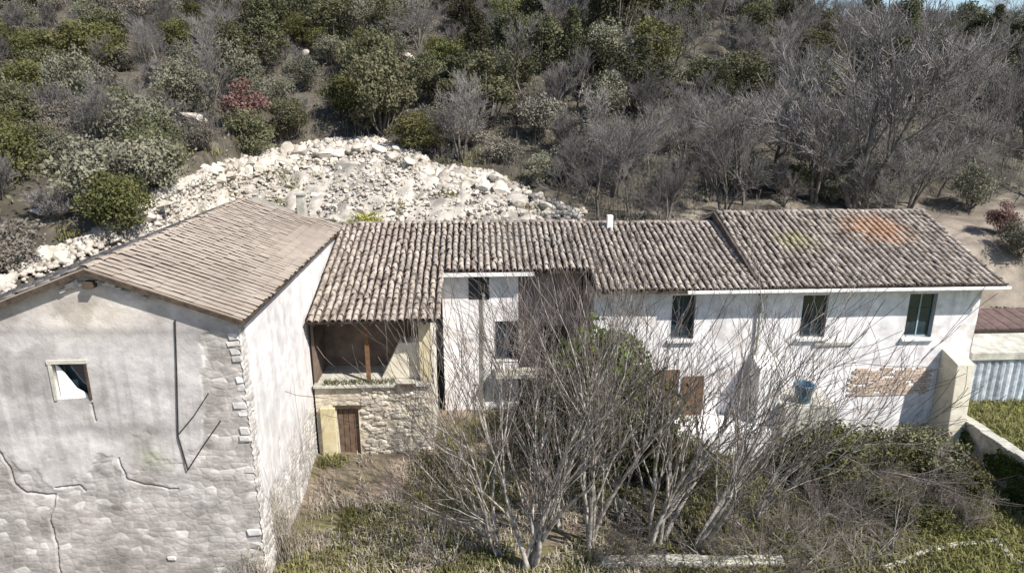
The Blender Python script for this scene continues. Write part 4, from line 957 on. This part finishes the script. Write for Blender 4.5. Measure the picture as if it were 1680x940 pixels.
for i, (x, y, s) in enumerate([(25.6, 34.6, .8), (28.2, 35.2, .9), (31., 35, .9), (24.9, 36.3, .7)]):
    plant(['green', 'green2', 'green', 'greyg0'][i], (x, y, float(terr(x, y))-.1), s, 'green bush crowding behind the low shed at the right', 'bush', 'bushes behind the shed', name='shrub')
# undergrowth on the slope: uncountable
U_ = []; 
xx = rng.uniform(-75, 110, 90000); yy_ = 26+rng.random(90000)**.8*115
zz_ = terr(xx, yy_); ppx, ppy, _z = project_np(xx, yy_, zz_)
m_ = (ppx > -60) & (ppx < 1740) & ((yy_ > 40) | (xx < -17)) & ~((ppy > rock_top_y(ppx)+2) & (ppx < 960)) & ~((xx > 21) & (yy_ < 50)) & (fbm(xx*.3, yy_*.3, 3, 4) > .30)
P = np.stack([xx, yy_, zz_], 1)[m_][:42000]; P[:, 2] += rng.random(len(P))*.7
V, F = leaves(P, .13, 0); tag(link('undergrowth', npmesh('undergrowth', V, F, M['brownleaf'])), 'dry brown undergrowth covering the wooded slope', 'undergrowth', kind='stuff')
P2 = P[rng.random(len(P)) < .35].copy(); P2 += rng.normal(size=P2.shape)*.3; V, F = leaves(P2, .17); tag(link('undergrowth', npmesh('undergrowth', V, F, M['oak'])), 'dark green ivy and scrub between the trees of the slope', 'undergrowth', kind='stuff')
k = rng.random(len(P)) < .75; Pb = np.repeat(P[k], 3, 0); Pb = Pb + rng.normal(size=Pb.shape)*np.array([.5, .5, .15]); Pb[:, 2] = terr(Pb[:, 0], Pb[:, 1])-.1
Pb = Pb[(Pb[:, 1] > 52) | (Pb[:, 0] > 5)]; V, F = blades(Pb, 1.35, .014, .8); tag(link('brushwood', npmesh('brushwood', V, F, M['htwig'])), 'tangle of grey leafless stems filling the gaps of the wooded slope', 'brushwood', kind='stuff')
# tufts on the rock slope
P = march([(rr.uniform(60, 900), rr.uniform(250, 440)) for _ in range(2500)]); P = P[(P[:, 1] > 37) | (P[:, 0] < -17)]; k = fbm(P[:, 0]*.5, P[:, 1]*.5, 3, 66) > .56; P = P[k]
V, F = blades(np.repeat(P, 8, 0)+rng.normal(size=(len(P)*8, 3))*np.array([.2, .2, 0]), .4, .03, .8); tag(link('grass', npmesh('grass', V, F, M['grass'])), 'thin dry tufts growing between the pale rocks', 'grass', kind='stuff')

# ================================================================== foreground trees
def fg_tree(px, Yb, stems, L0, r0, seed, label, levels=3, spread=.5, up=.09, kids=(2, 3), shrink=.58, jitter=.10, nseg=5, group=None, name='tree', rmin=.0045, start=.2):
    p = at(px, 700, Y=Yb); p[2] = float(terr(p[0], p[1]))-.1
    root = empty(name, p, label, 'tree' if name == 'tree' else 'shrub', group)
    th, fi, tips = grow(seed, stems, L0, r0, levels, spread, up, nseg, kids, shrink, jitter, rmin=rmin, tipfrac=.35, start=start)
    cut = [i for i, q in enumerate(th) if any(np.allclose(q[:3], np.array(b[0], float)) for b in stems)] + [len(th)]
    if cut[0] != 0: cut = [0]+cut
    for a, b in zip(cut[:-1], cut[1:]): link('trunk' if name == 'tree' else 'stem', tmesh('trunk', th[a:b], M['bark'], 6), root)
    link('branches', tmesh('branches', fi, M['twig'], 3), root)
    return root
def fan(n, lean, seed, dx=0, wid=.25):
    q = random.Random(seed); return [((q.uniform(-wid, wid), q.uniform(-wid, wid), 0), (dx+q.uniform(-lean, lean), q.uniform(-lean, lean)*.7, 1), q.uniform(.75, 1.05)) for _ in range(n)]
TK = dict(kids=(1, 2), jitter=.115, shrink=.64, nseg=6, levels=2, up=.045, rmin=.0085)
fg_tree(872, 19.6, fan(6, .46, 1, -.12), 6.9, .10, 201, 'multi-stemmed bare tree at bottom centre, leftmost of the large pale-stemmed trees', spread=.34, **TK)
fg_tree(968, 20.6, fan(4, .26, 2), 7.2, .10, 202, 'tallest bare tree reaching up to the roof ridge at the middle of the picture', spread=.28, **TK)
fg_tree(1088, 20.9, fan(5, .42, 3, .05), 6.6, .10, 203, 'bare tree with pale forked trunk in front of the boarded opening', spread=.36, **TK)
fg_tree(1160, 20.4, fan(5, .55, 4, .35), 6.9, .09, 204, 'bare tree leaning right across the white buttress', spread=.36, **TK)
fg_tree(815, 20.4, fan(5, .5, 5, -.45), 6.0, .055, 205, 'slender bare tree fanning left in front of the rubble wall', spread=.36, **TK)
fg_tree(1250, 21.9, fan(5, .65, 6, .35), 6.0, .05, 206, 'low bare tree with arching twigs in front of the blue tub', spread=.42, **TK)
fg_tree(720, 20.0, fan(5, .6, 7, -.2), 2.2, .028, 207, 'small leafless sapling clump nearest the bottom left of the bare trees', spread=.5, name='shrub', kids=(1, 1))
fg_tree(930, 21.8, fan(4, .36, 8, -.1), 6.8, .045, 208, 'thin-stemmed bare tree standing behind the leftmost large bare tree', spread=.34, **TK)
fg_tree(1030, 22.2, fan(4, .34, 9, .1), 6.8, .045, 209, 'thin-stemmed bare tree in front of the tall green bush', spread=.34, **TK)
TS = [(1330, 21.0, 2.0, .1, 'below the olive bush'), (1400, 22.6, 2.3, .3, 'right of the olive bush, in the middle of the tangle'), (1470, 21.2, 2.0, .3, 'under the shadow of the ochre buttress'), (1520, 23.4, 1.9, -.1, 'at the foot of the ochre buttress'), (1370, 19.4, 1.6, 0, 'at the bottom, just left of the stone kerb'), (1290, 19.2, 1.7, .2, 'behind the right end of the low stone wall'), (1450, 19.6, 1.5, .3, 'beside the left end of the stone kerb'), (1565, 22.4, 1.3, .1, 'rightmost in the tangle, near the retaining wall'), (1200, 19.4, 1.6, 0, 'behind the middle of the low stone wall'), (1010, 19.8, 1.5, .1, 'behind the left end of the low stone wall')]
for i, (px, Yb, L0, dx, lb) in enumerate(TS):
    fg_tree(px, Yb, fan(5, 1.2, 20+i, dx, .6), L0*1.15, .019, 301+i, 'tangled leafless shrub '+lb, kids=(1, 1 + i % 2), spread=.55, up=-.01, shrink=.6, jitter=.13, nseg=4, group='tangled shrubs in the yard', name='shrub', start=.15, levels=3)
cl = empty('climbing_vine', (5.0, 30.2, -.6), 'dark leafless climber growing up the recess corner and over the roof edge', 'vine')
th, fi, tips = grow(400, [((.1*i-.1, 0, 0), (.03*i-.03, -.03, 1), 1) for i in range(3)], 8.2, .05, 3, .6, .10, 9, (1, 2), .26, .07, rmin=.006, tipfrac=.4, start=.45)
link('stems', tmesh('stems', th, M['bark'], 6), cl); link('branches', tmesh('branches', fi, M['twig'], 3), cl)
# evergreen shrubs against the houses
for i, (px, py, Yb, key, s, sz, l) in enumerate([
    (975, 0, 26.2, 'green', 1.35, 1.25, 'tall green bush against the left corner of the long white house'),
    (1035, 0, 25.8, 'green2', 1.25, 1.3, 'smaller green bush right of the tall one in front of the white wall'),
    (925, 0, 28.2, 'oak0', .62, 1.0, 'dark ivy clad bush in the shaded recess below the balcony'),
    (895, 0, 25.6, 'oak1', .60, .9, 'dark evergreen bush in shade behind the leftmost large bare tree'),
    (955, 0, 24.6, 'oak2', .55, .85, 'dark evergreen bush just left of the tall green bush, nearer the camera'),
    (1090, 0, 24.8, 'oak0', .42, .8, 'low dark bush beneath the boarded opening'),
    (1325, 0, 25.4, 'oak2', .55, .7, 'low dark bush below the blue tub'),
    (1620, 0, 22.9, 'green2', .5, .6, 'dark green bush low against the retaining wall at the right edge'),
    (1480, 0, 23.6, 'green2', .7, .7, 'mid green bush in the tangle below the olive bushes'),
    (1550, 0, 22.6, 'green2', .62, .7, 'mid green bush between the tangle and the grass at lower right'),
    (1400, 0, 24.0, 'oak0', .4, .7, 'small dark bush buried in the tangled shrubs'),
    (1385, 0, 26.2, 'green2', 1.05, .95, 'olive bush beneath the brick panel of the long house'),
    (1460, 0, 26.2, 'green2', .95, .85, 'olive bush left of the buttress shadow on the long house'),
    (1530, 0, 26.0, 'oak1', .55, .85, 'dark bush at the foot of the ochre buttress'),
    (1150, 0, 25.4, 'green2', .7, .8, 'low green bush below the white terrace block'),
    (1600, 0, 24.6, 'green2', .7, .8, 'dark green bush in the corner under the retaining wall')]):
    p = at(px, 650, Y=Yb); p[2] = float(terr(p[0], p[1]))-.2; plant(key, p, s, l, 'bush', name='shrub', sz=sz)
# tall dry stalks in front of the corner of the left house
def stalks(px, Yb, n, h, wid, label, m='straw', seed=1):
    q = np.random.default_rng(seed); p = at(px, 800, Y=Yb); z = float(terr(p[0], p[1])); root = empty('reed_clump', (p[0], p[1], z), label, 'plant'); S = []
    for _ in range(n):
        b = np.array([q.normal()*wid, q.normal()*wid*.5, 0]); d = np.array([q.normal()*.12, q.normal()*.1, 1]); L = h*(.5+.6*q.random()); c = b
        for i in range(3):
            e = c+d*L/3; S.append((*c, *e, .012-.003*i, .009-.003*i)); c = e; d = d+q.normal(size=3)*.08
        for k in range(3):
            e = c+q.normal(size=3)*np.array([.1, .1, .14]); S.append((*c, *e, .005, .003))
    link('stems', tmesh('stems', np.array(S), M[m], 3), root); return root
stalks(455, 20.6, 170, 2.6, .42, 'tall dry straw coloured stalks against the foot of the bright side wall', 'straw', 1)
stalks(405, 19.0, 90, 1.4, .35, 'shorter dry stalks in front of the house corner', 'straw', 2)
stalks(1000, 25.2, 120, 3.3, .5, 'upright thin green brown canes left of the boarded opening', 'grass', 3)
# grass and weeds of the yard: uncountable
n = 90000; gx = rng.uniform(-7, 34, n); gy = rng.uniform(16, 30, n); gzv = terr(gx, gy); q = fbm(gx*.45, gy*.45, 4, 8)
keep = ~((gx > 5) & (gx < 23.3) & (gy > 28.4)) & ~((gx < 5.2) & (gy > 29.8)) & ~((gx < -1.9) & (gy > 26.6)) & ((q > np.where(gx < 4, .46, .42)) | (gx > 15)) & ~((gx > 4) & (gx < 15.5) & (rng.random(n) < .5)) & ~(np.abs(gx-XW) < .35)
P = np.stack([gx, gy, gzv-.02], 1)[keep]; V, F = blades(P, .28, .026, .8)
Ps = np.stack([rng.uniform(-7, 6, 16000), rng.uniform(16, 26.5, 16000), np.zeros(16000)], 1); Ps[:, 2] = terr(Ps[:, 0], Ps[:, 1]); Ps = Ps[fbm(Ps[:, 0]*.8, Ps[:, 1]*.8, 4, 28) > .47]; V2, F2 = blades(Ps, .32, .016, 1.0)
tag(link('dry_grass', npmesh('dry_grass', V2, F2, M['straw'])), 'pale dry grass and weeds in patches over the left of the yard', 'grass', kind='stuff')
tag(link('grass', npmesh('grass', V, F, M['grass'])), 'rough green and straw coloured grass in the yard and terrace', 'grass', kind='stuff')
P = P[rng.random(len(P)) < .3]; P2 = np.stack([rng.uniform(3, 17, 26000), rng.uniform(17, 28, 26000), np.zeros(26000)], 1); P2[:, 2] = terr(P2[:, 0], P2[:, 1]); P = np.vstack([P, P2]); P[:, 2] += .03; V, F = leaves(P+rng.normal(size=P.shape)*np.array([.3, .3, .02]), .05, .6); tag(link('leaf_litter', npmesh('leaf_litter', V, F, M['brownleaf'])), 'fallen dry leaves scattered over the yard', 'litter', kind='stuff')
# weeds on the loggia floor edge
P = np.stack([rng.uniform(-6.7, -3.6, 1200), YW1-.22+rng.random(1200)*.5, np.full(1200, zf-.02)], 1); V, F = blades(P[:600], .15, .014, .9)
tag(link('weeds', npmesh('weeds', V, F, M['olive'])), 'green weeds growing along the edge of the loggia floor', 'weeds', kind='stuff')
